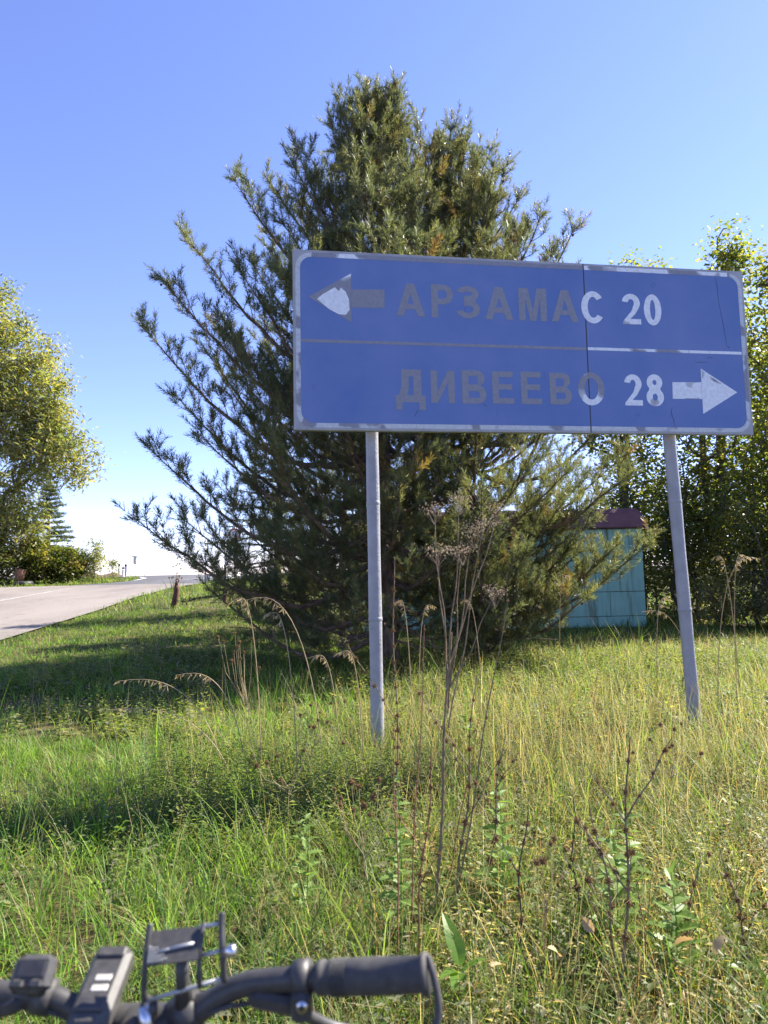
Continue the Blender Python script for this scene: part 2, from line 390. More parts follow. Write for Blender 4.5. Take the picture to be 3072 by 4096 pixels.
# low leafy weeds between the grass
def weeds(n, x0, x1, y0, y1, keep, ls, pal, h=(0.08, 0.38), nl=14, asp=.27):
    x, y = scatter(n, x0, x1, y0, y1, keep); n_ = len(x)
    Hh = rng.uniform(*h, n_); az = rng.uniform(0, 6.283, n_); ln = rng.uniform(0, .5, n_)
    t = (np.arange(nl) + 0.5) / nl
    bx = x[:, None] + np.cos(az)[:, None] * ln[:, None] * Hh[:, None] * t ** 1.5
    by = y[:, None] + np.sin(az)[:, None] * ln[:, None] * Hh[:, None] * t ** 1.5
    bz = gz(x, y)[:, None] - 0.02 + Hh[:, None] * t
    B = np.stack([bx, by, bz], -1).reshape(-1, 3); m_ = len(B)
    a = (np.arange(nl) * 2.4)[None, :] + az[:, None]; a = a.ravel()
    L = ls * rng.uniform(0.4, 1.3, m_) * np.tile(1.25 - t, n_) * np.repeat(rng.uniform(.5, 1.7, n_), nl)
    d = np.stack([np.cos(a), np.sin(a), rng.uniform(-0.2, 0.7, m_)], -1); d = nrm(d)
    s = nrm(np.cross(d, np.array([0, 0, 1.]))); up = np.cross(s, d)
    mid = B + d * (L * 0.5)[:, None]
    V = np.stack([B, mid + s * (L * asp)[:, None] + up * (L * .08)[:, None], B + d * L[:, None] - up * (L * .12)[:, None], mid - s * (L * asp)[:, None] + up * (L * .08)[:, None]], 1)
    o = (np.arange(m_) * 4)[:, None]
    F = np.concatenate([o + np.array([0, 1, 2]), o + np.array([0, 2, 3])])
    C = np.repeat(pal[rng.integers(0, len(pal), n_)], nl, 0) * rng.uniform(.75, 1.25, (m_, 1))
    return V.reshape(-1, 3), F, np.repeat(C, 4, 0)
PAL_W = np.array([(0.13, 0.19, 0.04), (0.17, 0.21, 0.07), (0.09, 0.15, 0.035), (0.24, 0.25, 0.06), (0.22, 0.23, 0.14), (0.20, 0.21, 0.12)])
wk = lambda x, y: nb(x, y) & (wob(x, y, 1.4) + 0.35 * _sm(-1.0, 1.0, x) > 0.02)
ob = meadow([weeds(4200, -2.5, 4.9, 1.6, 6.5, wk, 0.034, PAL_W), weeds(1100, -1.7, .3, 3.4, 5.6, lambda x, y: ((x + .75) / .85) ** 2 + ((y - 4.6) / .95) ** 2 < 1, 0.034, np.array([(.13, .17, .06), (.16, .19, .08), (.11, .15, .055)]), (.2, .55), 20, .10), weeds(5200, -5, 8, 6.0, 11.5, lambda x, y: view(x, y) & (wob(x, y, 1.4) + .3 * _sm(-1, 1, x) > 0), 0.055, PAL_W), weeds(800, .1, 2.7, 1.8, 3.7, nb, 0.04, PAL_S, (.05, .26), 10, .13)],
       'low_weeds', 'low small-leaved green weeds filling the gaps in the meadow grass', M['leaf'])
ob['category'] = 'weeds'

# ================================================================== ROAD SIGN
SW, SH, SZ = 4.14, 1.541, 2.59
SO = (-0.7225, 5.5); STH = 0.149
def sign_mats():
    m, n, l, b = mat('sign_blue')
    t = nz(n, l, 1.6, 5); t2 = nz(n, l, 9, 6, stretch=(1, 1, 0.35))
    r1 = ramp(n, l, t.outputs[0], [(0.3, (0.100, 0.170, 0.40)), (0.7, (0.162, 0.220, 0.44))])
    r2 = ramp(n, l, t2.outputs[0], [(0.22, (0.75, 0.75, 0.8)), (0.36, (1, 1, 1)), (0.8, (1, 1, 1)), (0.95, (1.25, 1.2, 1.1))])
    mu = n.new('ShaderNodeMix'); mu.data_type = 'RGBA'; mu.blend_type = 'MULTIPLY'; mu.inputs['Factor'].default_value = 1
    l.new(r1.outputs[0], mu.inputs['A']); l.new(r2.outputs[0], mu.inputs['B'])
    # thin scratches
    t3 = nz(n, l, 5, 2, stretch=(9, 1, 0.5)); r3 = ramp(n, l, t3.outputs[0], [(0.20, (0.25, 0.22, 0.3)), (0.225, (1, 1, 1))])
    mu2 = n.new('ShaderNodeMix'); mu2.data_type = 'RGBA'; mu2.blend_type = 'MULTIPLY'; mu2.inputs['Factor'].default_value = 1
    l.new(mu.outputs['Result'], mu2.inputs['A']); l.new(r3.outputs[0], mu2.inputs['B']); l.new(mu2.outputs['Result'], b.inputs['Base Color'])
    b.inputs['Roughness'].default_value = 0.5; b.inputs['Specular IOR Level'].default_value = 0.3
    M['s_blue'] = m
    def peel(name, bias, white=(0.74, 0.77, 0.82), sc_=3.2):
        m, n, l, b = mat(name)
        t = nz(n, l, sc_, 2, rough=0.4); t2 = nz(n, l, 30, 6)
        ad = n.new('ShaderNodeMath'); ad.operation = 'ADD'; ad.inputs[1].default_value = bias
        l.new(t.outputs[0], ad.inputs[0])
        r = ramp(n, l, ad.outputs[0], [(0.44, (0.238, 0.243, 0.292)), (0.452, (0.36, 0.365, 0.41)), (0.475, (0.47, 0.48, 0.53)), (0.485, white)])
        r2 = ramp(n, l, t2.outputs[0], [(0.3, (0.86, 0.85, 0.84)), (0.7, (1.1, 1.1, 1.1))])
        mu = n.new('ShaderNodeMix'); mu.data_type = 'RGBA'; mu.blend_type = 'MULTIPLY'; mu.inputs['Factor'].default_value = 1
        l.new(r.outputs[0], mu.inputs['A']); l.new(r2.outputs[0], mu.inputs['B']); l.new(mu.outputs['Result'], b.inputs['Base Color'])
        b.inputs['Roughness'].default_value = 0.6; return m
    M['s_grey'] = peel('film_peeled_to_grey', -0.30)
    M['s_half'] = peel('film_half_peeled', -0.045)
    M['s_most'] = peel('film_mostly_white', 0.05)
    M['s_white'] = peel('film_white', 0.13)
    M['s_frame'] = noisy('grey_sign_metal', [(0.3, (0.28, 0.28, 0.29)), (0.7, (0.42, 0.42, 0.43))], 5, 0.6, 0.2, 0.3, 20, 0.003)
    M['s_border'] = peel('border_film', 0.03, (0.52, 0.545, 0.58), 5.0)
    M['pole'] = noisy('grey_pole_paint', [(0.26, (0.16, 0.12, 0.10)), (0.34, (0.25, 0.245, 0.26)), (0.6, (0.31, 0.305, 0.32)), (0.8, (0.38, 0.375, 0.385))], 7, 0.45, 0, 0.9, 45, 0.006, detail=9)
sign_mats()
sgn = thing('road_sign', 'large blue direction sign with white arrows and worn Cyrillic lettering on two grey poles', 'road sign', (SO[0], SO[1], 0), STH)
def prism(poly, y0, y1):
    """poly [(u,v)] counter-clockwise seen from -y; from y0 (front) to y1 (back)"""
    n_ = len(poly)
    v = [(u, y0, SZ + q) for u, q in poly] + [(u, y1, SZ + q) for u, q in poly]
    f = [tuple(range(n_)), tuple(range(2 * n_ - 1, n_ - 1, -1))]
    for i in range(n_):
        j = (i + 1) % n_; f.append((i, n_ + i, n_ + j, j))
    return v, f
def splate(name, polys, front, back, m, smooth=False):
    mb = MB()
    for p in polys: mb.add(*prism(p, front, back))
    return mb.build(name, m, sgn)
def rrect(u0, v0, u1, v1, r, k=7, only=None):
    P = []
    for (cu, cv, a0) in ((u1 - r, v0 + r, -90), (u1 - r, v1 - r, 0), (u0 + r, v1 - r, 90), (u0 + r, v0 + r, 180)):
        for i in range(k): a = rad(a0 + 90 * i / (k - 1)); P.append((cu + r * math.cos(a), cv + r * math.sin(a)))
    return P
SEAM = 2.575
splate('backing_frame', [[(0, 0), (SW, 0), (SW, SH), (0, SH)]], 0.004, 0.052, M['s_frame'])
splate('panel', [[(0.004, 0.004), (SEAM - 0.004, 0.004), (SEAM - 0.004, SH - 0.004), (0.004, SH - 0.004)]], 0.0, 0.004, M['s_frame'])
splate('panel', [[(SEAM + 0.004, 0.006), (SW - 0.004, 0.006), (SW - 0.004, SH - 0.002), (SEAM + 0.004, SH - 0.002)]], 0.0, 0.004, M['s_frame'])
# dark joint between the two panels
splate('panel_joint', [[(SEAM - 0.0045, 0.004), (SEAM + 0.0045, 0.004), (SEAM + 0.0045, SH - 0.004), (SEAM - 0.0045, SH - 0.004)]], -0.0019, -0.0006, M['black'])
# border film: rounded band, cut in strips and corner arcs
BO, BI, RO, RI = 0.022, 0.060, 0.135, 0.10
def band(u0, u1, v0, v1): return [(u0, v0), (u1, v0), (u1, v1), (u0, v1)]
cuts_b = [BO + RO, 0.62, 1.02, 1.55, 2.02, SEAM - 0.005]; cuts_b2 = [SEAM + 0.005, 2.66, 3.3, SW - BO - RO]
for cs in (cuts_b, cuts_b2):
    for a, b_ in zip(cs[:-1], cs[1:]):
        splate('border_strip', [band(a + .002, b_ - .002, BO, BI)], -0.0016, 0, M['s_border'])
cuts_t = [BO + RO, 0.7, 1.3, 1.75, SEAM - 0.005]; cuts_t2 = [SEAM + 0.005, 3.1, 3.6, SW - BO - RO]
for cs in (cuts_t, cuts_t2):
    for a, b_ in zip(cs[:-1], cs[1:]):
        splate('border_strip', [band(a + .002, b_ - .002, SH - BI, SH - BO)], -0.0016, 0, M['s_grey'] if a > 0.3 and a < 2.2 else M['s_half'])
for u0 in (BO, SW - BI):
    cv = [BO + RO, 0.33, 0.80, 0.95, SH - BO - RO]
    for a, b_ in zip(cv[:-1], cv[1:]):
        splate('border_strip', [band(u0, u0 + BI - BO, a + .002, b_ - .002)], -0.0016, 0, M['s_border'])
for (cu, cv, a0) in ((SW - BO - RO, BO + RO, -90), (SW - BO - RO, SH - BO - RO, 0), (BO + RO, SH - BO - RO, 90), (BO + RO, BO + RO, 180)):
    A = [rad(a0 + 90 * i / 8) for i in range(9)]
    pts = [(cu + RO * math.cos(a), cv + RO * math.sin(a)) for a in A]; ins = [(cu + (RO - (BI - BO)) * math.cos(a), cv + (RO - (BI - BO)) * math.sin(a)) for a in A]
    splate('border_corner', [[pts[i], pts[i + 1], ins[i + 1], ins[i]] for i in range(8)], -0.0016, 0, M['s_border'])
# blue film, cut at the joint
blue = rrect(BI + .001, BI + .001, SW - BI - .001, SH - BI - .001, RI)
def clip(poly, u, keep_left):
    out = []
    for i in range(len(poly)):
        a, b_ = poly[i], poly[(i + 1) % len(poly)]
        ia, ib = (a[0] <= u) == keep_left, (b_[0] <= u) == keep_left
        if ia: out.append(a)
        if ia != ib:
            t = (u - a[0]) / (b_[0] - a[0]); out.append((u, a[1] + t * (b_[1] - a[1])))
    return out
splate('blue_film', [clip(blue, SEAM - 0.0048, True)], -0.0012, 0, M['s_blue'])
splate('blue_film', [clip(blue, SEAM + 0.0048, False)], -0.0012, 0, M['s_blue'])
dv = [0.064, 0.58, 1.43, 1.96, SEAM - 0.006]; dv2 = [SEAM + 0.006, 3.02, 3.55, SW - 0.064]
for i, cs in enumerate((dv, dv2)):
    for j, (a, b_) in enumerate(zip(cs[:-1], cs[1:])):
        splate('divider_strip', [band(a, b_ - .004, 0.742 + .003 * i, 0.768 + .003 * i)], -0.0024, -0.0012, M['s_grey'] if i == 0 else M['s_half'])
# arrows
splate('arrow_head', [[(0.128, 1.131), (0.487, 0.924), (0.489, 1.349)]], -0.0026, -0.0012, M['s_grey'])
splate('arrow_shaft', [[(0.4895, 1.052), (0.772, 1.060), (0.774, 1.222), (0.4905, 1.210)]], -0.0026, -0.0012, M['s_grey'])
wp = [(0.20, 1.115), (0.30, 1.03), (0.38, 0.99), (0.44, 0.985), (0.472, 1.03), (0.468, 1.12), (0.44, 1.19), (0.40, 1.222), (0.385, 1.19), (0.35, 1.222), (0.30, 1.19), (0.25, 1.16)]
splate('film_remnant', [wp], -0.0034, -0.0026, M['s_white'])
splate('arrow_head', [[(3.652, 0.187), (4.001, 0.391), (3.655, 0.604)]], -0.0026, -0.0012, M['s_white'])
splate('peeled_patch', [[(3.70, 0.56), (3.90, 0.44), (3.985, 0.392), (3.93, 0.398), (3.83, 0.46), (3.74, 0.505), (3.662, 0.50), (3.662, 0.592)]], -0.0034, -0.0026, M['s_half'])
splate('arrow_shaft', [[(3.365, 0.320), (3.651, 0.323), (3.651, 0.478), (3.370, 0.472)]], -0.0026, -0.0012, M['s_half'])
splate('film_remnant', [[(3.374, 0.326), (3.60, 0.328), (3.59, 0.38), (3.55, 0.42), (3.49, 0.44), (3.42, 0.435), (3.374, 0.40)]], -0.0034, -0.0026, M['s_white'])
LET = [('А', .872, 1.122, 1.283, .996, 0), ('Р', 1.177, 1.372, 1.287, .993, 0), ('З', 1.407, 1.609, 1.284, .994, 0), ('А', 1.653, 1.908, 1.286, .993, 0),
       ('М', 1.96, 2.216, 1.289, .994, 0), ('А', 2.258, 2.51, 1.285, .996, 0), ('С', 2.539, 2.761, 1.286, .99, 2), ('2', 2.926, 3.102, 1.277, .995, 3), ('0', 3.135, 3.304, 1.281, .991, 3),
       ('Д', .85, 1.106, .53, .183, 0), ('И', 1.154, 1.362, .527, .245, 0), ('В', 1.425, 1.64, .536, .244, 0), ('Е', 1.694, 1.886, .532, .249, 0), ('Е', 1.951, 2.138, .536, .248, 0),
       ('В', 2.212, 2.414, .532, .25, 0), ('О', 2.473, 2.719, .544, .247, 1), ('2', 2.907, 3.075, .535, .253, 2), ('8', 3.113, 3.28, .54, .249, 2)]
def arc(cx, cy, rx, ry, a0, a1, n_=14): return [(cx + rx * math.cos(rad(a0 + (a1 - a0) * i / n_)), cy + ry * math.sin(rad(a0 + (a1 - a0) * i / n_))) for i in range(n_ + 1)]
def glyph(c, w, h):
    s = 0.058 * h / .287; t = s * .86
    if c == 'А':
        a = s * 1.15; f = (w / 2 - a / 2) / h; xi = lambda y: 1.08 * s + y * f; b0, b1 = .21 * h, .21 * h + t * .92; yt = (w / 2 - 1.08 * s) / f
        return [[(0, 0), (1.08 * s, 0), (xi(b0), b0), (w - xi(b0), b0), (w - 1.08 * s, 0), (w, 0), (w / 2 + a / 2, h), (w / 2 - a / 2, h)], [(xi(b1), b1), (w - xi(b1), b1), (w / 2, yt)]]
    if c == 'Р':
        y1 = .40 * h; r = (h - y1) / 2; r2 = r - t
        return [[(0, 0), (s, 0), (s, y1)] + arc(w - r, y1 + r, r, r, -90, 90) + [(0, h)], [(s, y1 + t)] + arc(w - r, y1 + r, r - s * .95, r2, -90, 90) + [(s, h - t)]]
    if c == 'З':
        cx = w * .46; R1, R2 = .24 * h, .285 * h; y2 = h - R1; y1 = R2
        return [arc(cx, y2, w * .50, R1, 165, -48) + arc(cx, y1, w * .54, R2, 52, -165) + arc(cx, y1, w * .54 - s, R2 - t, -160, 88) + [(w * .30, 2 * R2 - t - .005), (w * .30, h - 2 * R1 + t - .002)] + arc(cx, y2, w * .50 - s, R1 - t, -86, 160)]
    if c == 'М':
        return [[(0, 0), (s, 0), (s, .70 * h), (w / 2 - .46 * s, 0), (w / 2 + .46 * s, 0), (w - s, .70 * h), (w - s, 0), (w, 0), (w, h), (w - 1.45 * s, h), (w / 2, .33 * h), (1.45 * s, h), (0, h)]]
    if c == 'И':
        return [[(0, 0), (s, 0), (w - s, .66 * h), (w - s, 0), (w, 0), (w, h), (w - s, h), (s, .34 * h), (s, h), (0, h)]]
    if c == 'Е':
        return [[(0, 0), (w, 0), (w, t), (s, t), (s, .435 * h), (.93 * w, .435 * h), (.93 * w, .435 * h + t), (s, .435 * h + t), (s, h - t), (.97 * w, h - t), (.97 * w, h), (0, h)]]
    if c == 'В':
        r1, r2 = .275 * h, .235 * h; xu = .94 * w; ym = .545 * h
        return [[(0, 0)] + arc(w - r1, r1, r1, r1, -90, 66) + arc(xu - r2, h - r2, r2, r2, -60, 90) + [(0, h)],
                [(s, t)] + arc(w - r1, r1, r1 - s, r1 - t, -90, 90) + [(s, 2 * r1 - t)], [(s, 2 * r1 + .008)] + arc(xu - r2, h - r2 - .0, r2 - s, (h - t - 2 * r1 - .008) / 2, -90, 90)[:0] + arc(xu - r2, (h - t + 2 * r1 + .008) / 2, r2 - s, (h - t - 2 * r1 - .008) / 2, -90, 90) + [(s, h - t)]]
    if c == 'Д':
        f = .185 * h; L = .80 * s; xr = w * .87
        return [[(0, 0), (L, 0), (L, f), (w - L, f), (w - L, 0), (w, 0), (w, f + t), (xr, f + t), (xr, h), (.20 * w, h), (.185 * w, .55 * h), (.10 * w, f + t), (0, f + t)],
                [(.10 * w + s * 1.02, f + t), (xr - s, f + t), (xr - s, h - t), (.20 * w + s * .92, h - t), (.185 * w + s * .95, .52 * h)]]
    if c in 'О0': return [arc(w / 2, h / 2, w / 2, h / 2, 0, 345, 23), arc(w / 2, h / 2, w / 2 - s, h / 2 - t, 0, 345, 23)]
    if c == 'С': return [arc(w / 2, h / 2, w / 2, h / 2, 38, 322, 24) + arc(w / 2, h / 2, w / 2 - s, h / 2 - t, 316, 44, 24)]
    if c == '2':
        R = .30 * h; cx, cy = w * .49, h - R
        return [arc(cx, cy, w * .49, R, 172, -38, 18) + [(w * .70, .34 * h), (w * .42, t), (w, t), (w, 0), (0, 0), (.02 * w, .5 * t), (w * .12, .16 * h), (w * .50, .43 * h)] + arc(cx, cy, w * .49 - s, R - t, -32, 172, 18)]
    if c == '8':
        r2, r1 = .255 * h, .285 * h
        return [arc(w / 2, h - r2, w * .45, r2, -46, 226, 18) + arc(w / 2, r1, w * .5, r1, 132, 408, 18), arc(w / 2, h - r2, w * .45 - s * .95, r2 - t, 0, 340, 17), arc(w / 2, r1, w * .5 - s, r1 - t, 0, 340, 17)]
for ch, u0, u1, v1, v0, wv in LET:
    cu = bpy.data.curves.new('glyph', 'CURVE'); cu.dimensions = '2D'; cu.fill_mode = 'BOTH'; cu.extrude = 0.01
    for pl in glyph(ch, u1 - u0, v1 - v0):
        sp = cu.splines.new('POLY'); sp.points.add(len(pl) - 1); sp.use_cyclic_u = True
        for q, (x_, y_) in zip(sp.points, pl): q.co = (x_, y_, 0, 1)
    to = bpy.data.objects.new('glyph', cu); col.objects.link(to)
    bpy.context.view_layer.update()
    me = bpy.data.meshes.new_from_object(to.evaluated_get(bpy.context.evaluated_depsgraph_get()))
    bpy.data.objects.remove(to); bpy.data.curves.remove(cu)
    n_ = len(me.vertices); V = np.empty(n_ * 3, np.float32); me.vertices.foreach_get('co', V); V = V.reshape(-1, 3)
    W_ = np.stack([u0 + V[:, 0], -0.0012 - (V[:, 2] + .01) / .02 * 0.0014, SZ + v0 + V[:, 1]], -1)
    me.vertices.foreach_set('co', W_.astype(np.float32).ravel()); me.update(); me.materials.clear()
    link('digit' if ch in '208' else 'letter', me, [M['s_grey'], M['s_half'], M['s_most'], M['s_white']][wv], sgn)
# scratches, hole plugs and thin edges on the film
for (a, b_, c, d) in ((3.86, 1.47, 3.875, 1.25), (3.875, 1.25, 3.93, 0.82), (3.93, 0.82, 3.955, 0.80), (3.60, 0.66, 3.74, 0.665), (3.72, 0.70, 3.78, 0.715), (3.34, 0.20, 3.37, 0.06), (3.35, 0.24, 3.33, 0.15), (1.04, 0.19, 1.0, 0.12), (1.6, 0.245, 1.64, 0.22)):
    mb = MB(); p0, p1 = np.array([a, -0.0018, SZ + b_]), np.array([c, -0.0018, SZ + d]); mb.tube([p0, (p0 + p1) / 2 + np.array([.004, 0, .003]), p1], [0.0008, 0.002, 0.0008], 4); mb.build('scratch', M['black'], sgn)
for (u, q, r) in ((3.24, 1.37, 0.022), (3.02, 0.17, 0.015)):
    mb = MB(); a = np.arange(17) * 2 * math.pi / 16
    mb.tube(np.stack([u + r * np.cos(a), np.full(17, -0.002), SZ + q + r * np.sin(a)], -1), 0.0016, 4, False); mb.build('bolt_mark', M['s_blue'], sgn)
# faint film joints
for u in (0.577, 2.305):
    mb = MB(); mb.box((u, -0.0014, SZ + SH / 2), (0.003, 0.0008, SH - 0.13)); mb.build('film_joint', M['s_blue'], sgn)
# rails at the back, clamps and the poles
mb = MB()
for q in (0.3, 1.24): mb.box((SW / 2, 0.072, SZ + q), (SW - 0.3, 0.04, 0.05))
mb.build('back_rail', M['s_frame'], sgn)
for (u, lean) in ((0.662, 0.0), (3.4, 0.085)):
    mb = MB(); zz = np.linspace(-0.35, SZ + 1.35, 24); r = 0.055 + 0.0015 * np.sin(zz * 7)
    mb.tube(np.stack([u + lean * (1 - zz / SZ), np.full(24, 0.148), zz], -1), r, 20)
    p = mb.build('pole', M['pole'], sgn, True)
    for hz in (1.03, 2.0):
        mb = MB(); z2 = np.array([hz - .02, hz - .008, hz + .008, hz + .02]); mb.tube(np.stack([u + lean * (1 - z2 / SZ), np.full(4, 0.148), z2], -1), [0.0555, 0.0595, 0.0595, 0.0555], 20, False); mb.build('weld_seam', M['pole'], p, True)

# ================================================================== PINES
def pine(name, label, base, top, whorls, prof, explicit=(), seed=1, ndl=37, nlen=0.097, nwd=0.0042, tr=0.13, hue=0.0, bare_to=0.9, cones=0, step=0.30, dens=1.0, group=None, spruce=False):
    R_ = np.random.default_rng(seed); rr = random.Random(seed)
    b0 = np.array([base[0], base[1], G(*base) - 0.15]); tp = np.array(top, float)
    root = thing(name, label, 'tree', (b0[0], b0[1], b0[2] + 0.15), 0, group); off = np.array(root.location)
    tt = np.linspace(0, 1, 16); axis = tp - b0
    wig = np.stack([np.sin(tt * 7 + seed) * 0.06, np.cos(tt * 6 + seed) * 0.06, 0 * tt], -1) * np.minimum(1, tt * 4)[:, None] * (1 - tt)[:, None]
    TP = b0 + axis * tt[:, None] + wig
    mb = MB(); rad_ = tr * (1 - tt) ** 0.85 + 0.012; rad_[0] *= 1.35
    mb.tube(TP - off, rad_, 12); mb.build('trunk', M['bark'], root, True)
    Ht = axis[2]
    def tpos(h): t = (h + 0.15) / Ht; return np.array([np.interp(t, tt, TP[:, i]) for i in range(3)])
    limbs = MB(); SB = []; SD = []; SL = []; SC = []
    def shoot(p, d, L, c): SB.append(p); SD.append(d); SL.append(L); SC.append(c)
    UP = np.array([0, 0, 1.])
    tips = []
    def branch(p0, tip, sag, r0, dead=False):
        d = tip - p0; L = np.linalg.norm(d); n_ = max(5, int(L / 0.22)); t = np.linspace(0, 1, n_)
        # leaves the trunk flat, turns up at the end
        P = p0 + d * t[:, None] - UP * (sag * L * np.sin(np.pi * t ** 0.8) )[:, None]
        P += R_.normal(0, 0.012 * L ** .5, P.shape) * (t * (1 - t) * 4)[:, None]
        rb = r0 * (1 - t) ** 0.9 + 0.005
        limbs.tube(P - off, rb, 6 if r0 > 0.02 else 5, False)
        T = nrm(np.gradient(P, axis=0))
        if dead: return
        s0 = 0.30 if L > 1.2 else 0.1
        ln = np.concatenate([[0], np.cumsum(np.linalg.norm(np.diff(P, axis=0), axis=1))])
        s = s0 * L
        while s < ln[-1]:
            for sg in (-1, 1):
                if R_.random() > dens: continue
                f = s / ln[-1]; i = min(n_ - 2, int(np.searchsorted(ln, s)) - 1); a = (s - ln[i]) / (ln[i + 1] - ln[i] + 1e-9)
                p = P[i] * (1 - a) + P[i + 1] * a; td = T[i]
                sd_ = nrm(np.cross(td, UP)) * sg; un = np.cross(sd_ * sg, td)
                ro = R_.uniform(-0.35, 1.25) if not spruce else R_.uniform(-.3, .1)      # roll about the bough, mostly upwards
                sd2 = sd_ * math.cos(ro) + un * math.sin(ro)
                ang = R_.uniform(0.6, 1.05)
                dd = nrm(td * math.cos(ang) + sd2 * math.sin(ang))
                sl = (0.17 + 0.06 * min(L, 2.5) + 0.22 * L * (1 - f) * (0.45 + 0.55 * min(1, f * 3))) * R_.uniform(0.55, 1.2); sl = min(sl, .85)
                if not spruce and abs(ro) > .7: sl *= .7
                sub(p, dd, sl)
            s += (0.19 if spruce else 0.28) * R_.uniform(0.75, 1.3)
        for i in range(int(n_ * (.62 if L > 1 else .45)), n_ - 1): shoot(P[i], T[i], np.linalg.norm(P[i + 1] - P[i]) * 1.1, 0)
        shoot(P[-1] - T[-1] * 0.05, T[-1], 0.34 * R_.uniform(.8, 1.2), 0)
        for k in range(4):
            a = R_.uniform(0, 6.28); q = nrm(np.cross(T[-1], np.array([math.cos(a), math.sin(a), .3])))
            shoot(P[-1] - T[-1] * 0.03, nrm(T[-1] * 0.8 + q * 0.65 + UP * .15), 0.17 * R_.uniform(.7, 1.2), 0)
        tips.append(P[-1])
    def sub(p, d, L):
        n_ = max(2, int(L / 0.19)); lift = 0.20 if not spruce else -0.03
        Q = [p]; dd = d
        for i in range(n_):
            Q.append(Q[-1] + dd * (L / n_)); dd = nrm(dd + UP * lift * R_.uniform(0.2, 1.6) + R_.normal(0, 0.06, 3))
        Q = np.array(Q); limbs.tube(Q - off, np.linspace(0.009, 0.003, len(Q)), 3, False)
        old = R_.random() < 0.14
        if spruce:
            for i in range(1, len(Q)):
                t_ = nrm(Q[i] - Q[i - 1]); shoot(Q[i - 1], t_, L / n_ * 1.15, 0)
                for k in range(2):
                    a = R_.uniform(0, 6.28); pv = np.array([math.cos(a), math.sin(a), R_.uniform(-.2, .9)]); q = nrm(pv - t_ * (pv @ t_))
                    shoot(Q[i] - t_ * .02, nrm(t_ * 0.75 + q * 0.6 - UP * .02), R_.uniform(.1, .2), 0)
        else:       # fat brushes: one on the axis end, a fan of candles at the tip, one or two below
            t_ = nrm(Q[-1] - Q[-2]); la = max(.16, .5 * L)
            shoot(Q[-1] - t_ * la, t_, la + .05, 1 if old else 0)
            for k in range(3 if L > .3 else 2):
                a = R_.uniform(0, 6.28); pv = np.array([math.cos(a), math.sin(a), R_.uniform(-.2, .9)]); q = nrm(pv - t_ * (pv @ t_))
                shoot(Q[-1] - t_ * R_.uniform(.02, .10), nrm(t_ * 0.7 + q * 0.62 + UP * 0.5), R_.uniform(0.16, 0.30), 1 if old and R_.random() < .6 else 0)
            if L > .42:
                for k in range(2):
                    i = R_.integers(1, len(Q) - 1) if len(Q) > 2 else 1; a = R_.uniform(0, 6.28)
                    shoot(Q[i], nrm(t_ * .5 + np.array([math.cos(a), math.sin(a), 0]) * .6 + UP * .6), R_.uniform(.14, .26), 1 if R_.random() < .3 else 0)
        if R_.random() < 0.35: tips.append(Q[-1])
    h = whorls
    az0 = 0
    while h < Ht - 0.35:
        f = h / (Ht - 0.15); nb_ = rr.choice([4, 5, 5, 6]); az0 += 0.9
        for k in range(nb_):
            az = az0 + k * 6.283 / nb_ + rr.uniform(-.35, .35)
            L = prof(f, az) * rr.uniform(0.62, 1.1)
            if L < 0.15: continue
            p0 = tpos(h + rr.uniform(-.08, .08))
            el = (0.12 + 0.92 * f + rr.uniform(-.2, .2)) if not spruce else (-0.15 + 0.5 * f + rr.uniform(-.1, .1))
            tip = p0 + np.array([math.cos(az) * math.cos(el), math.sin(az) * math.cos(el), math.sin(el)]) * L
            tip[2] = max(tip[2], G(tip[0], tip[1]) + 0.35)
            branch(p0, tip, (0.18 + 0.12 * rr.random()) if not spruce else -0.04, 0.012 + 0.011 * L)
        h += step * rr.uniform(0.8, 1.2) * (1.0 - 0.15 * f)
    for (h0, tip) in explicit:
        tip = np.array(tip, float); p0 = tpos(h0); branch(p0, tip, 0.25, 0.014 + 0.011 * np.linalg.norm(tip - p0))
    # leader shoots
    for k in range(5): shoot(tp - UP * 0.16 * k, nrm(UP + R_.normal(0, .04, 3)), 0.2, 0)
    for k in range(5):
        a = k * 1.257 + seed; shoot(tp - UP * 0.18, nrm(UP * 1.1 + np.array([math.cos(a), math.sin(a), 0])), 0.28, 0)
    # dead bare twigs low on the trunk
    for k in range(int(14 * bare_to)):
        a = rr.uniform(0, 6.28); hh = rr.uniform(0.35, 1.7 * bare_to + .3); p0 = tpos(hh); L = rr.uniform(0.5, 1.5)
        tip = p0 + np.array([math.cos(a), math.sin(a), rr.uniform(-.25, .12)]) * L; tip[2] = max(tip[2], G(tip[0], tip[1]) + .08)
        branch(p0, tip, 0.06, 0.012, True)
        for j in range(3):
            f = rr.uniform(.4, .9); q = p0 + (tip - p0) * f; branch(q, q + np.array([rr.uniform(-.3, .3), rr.uniform(-.3, .3), rr.uniform(-.2, .2)]), 0.1, 0.006, True)
    limbs.build('branches', M['bark'], root)
    # needles
    SB = np.array(SB); SD = np.array(SD); SL = np.array(SL); SC = np.array(SC); n_ = len(SB)
    cnt = np.maximum(3, (ndl * SL / 0.16).astype(int)); idx = np.repeat(np.arange(n_), cnt); m_ = len(idx)
    t = R_.random(m_) ** .8 * 1.05; D = SD[idx]
    rv = R_.normal(0, 1, (m_, 3)); pr = nrm(rv - D * (rv * D).sum(1)[:, None])
    if spruce: pr = nrm(pr + np.array([0, 0, .15]))
    ang = R_.uniform(0.55, 1.2, m_) * (1.2 - 0.6 * t) * (1 if not spruce else 1.25)
    nd = D * np.cos(ang)[:, None] + pr * np.sin(ang)[:, None]; nd[:, 2] += 0.08; nd = nrm(nd)
    B = SB[idx] + D * (t * SL[idx])[:, None]; Ln = nlen * R_.uniform(.7, 1.2, m_)
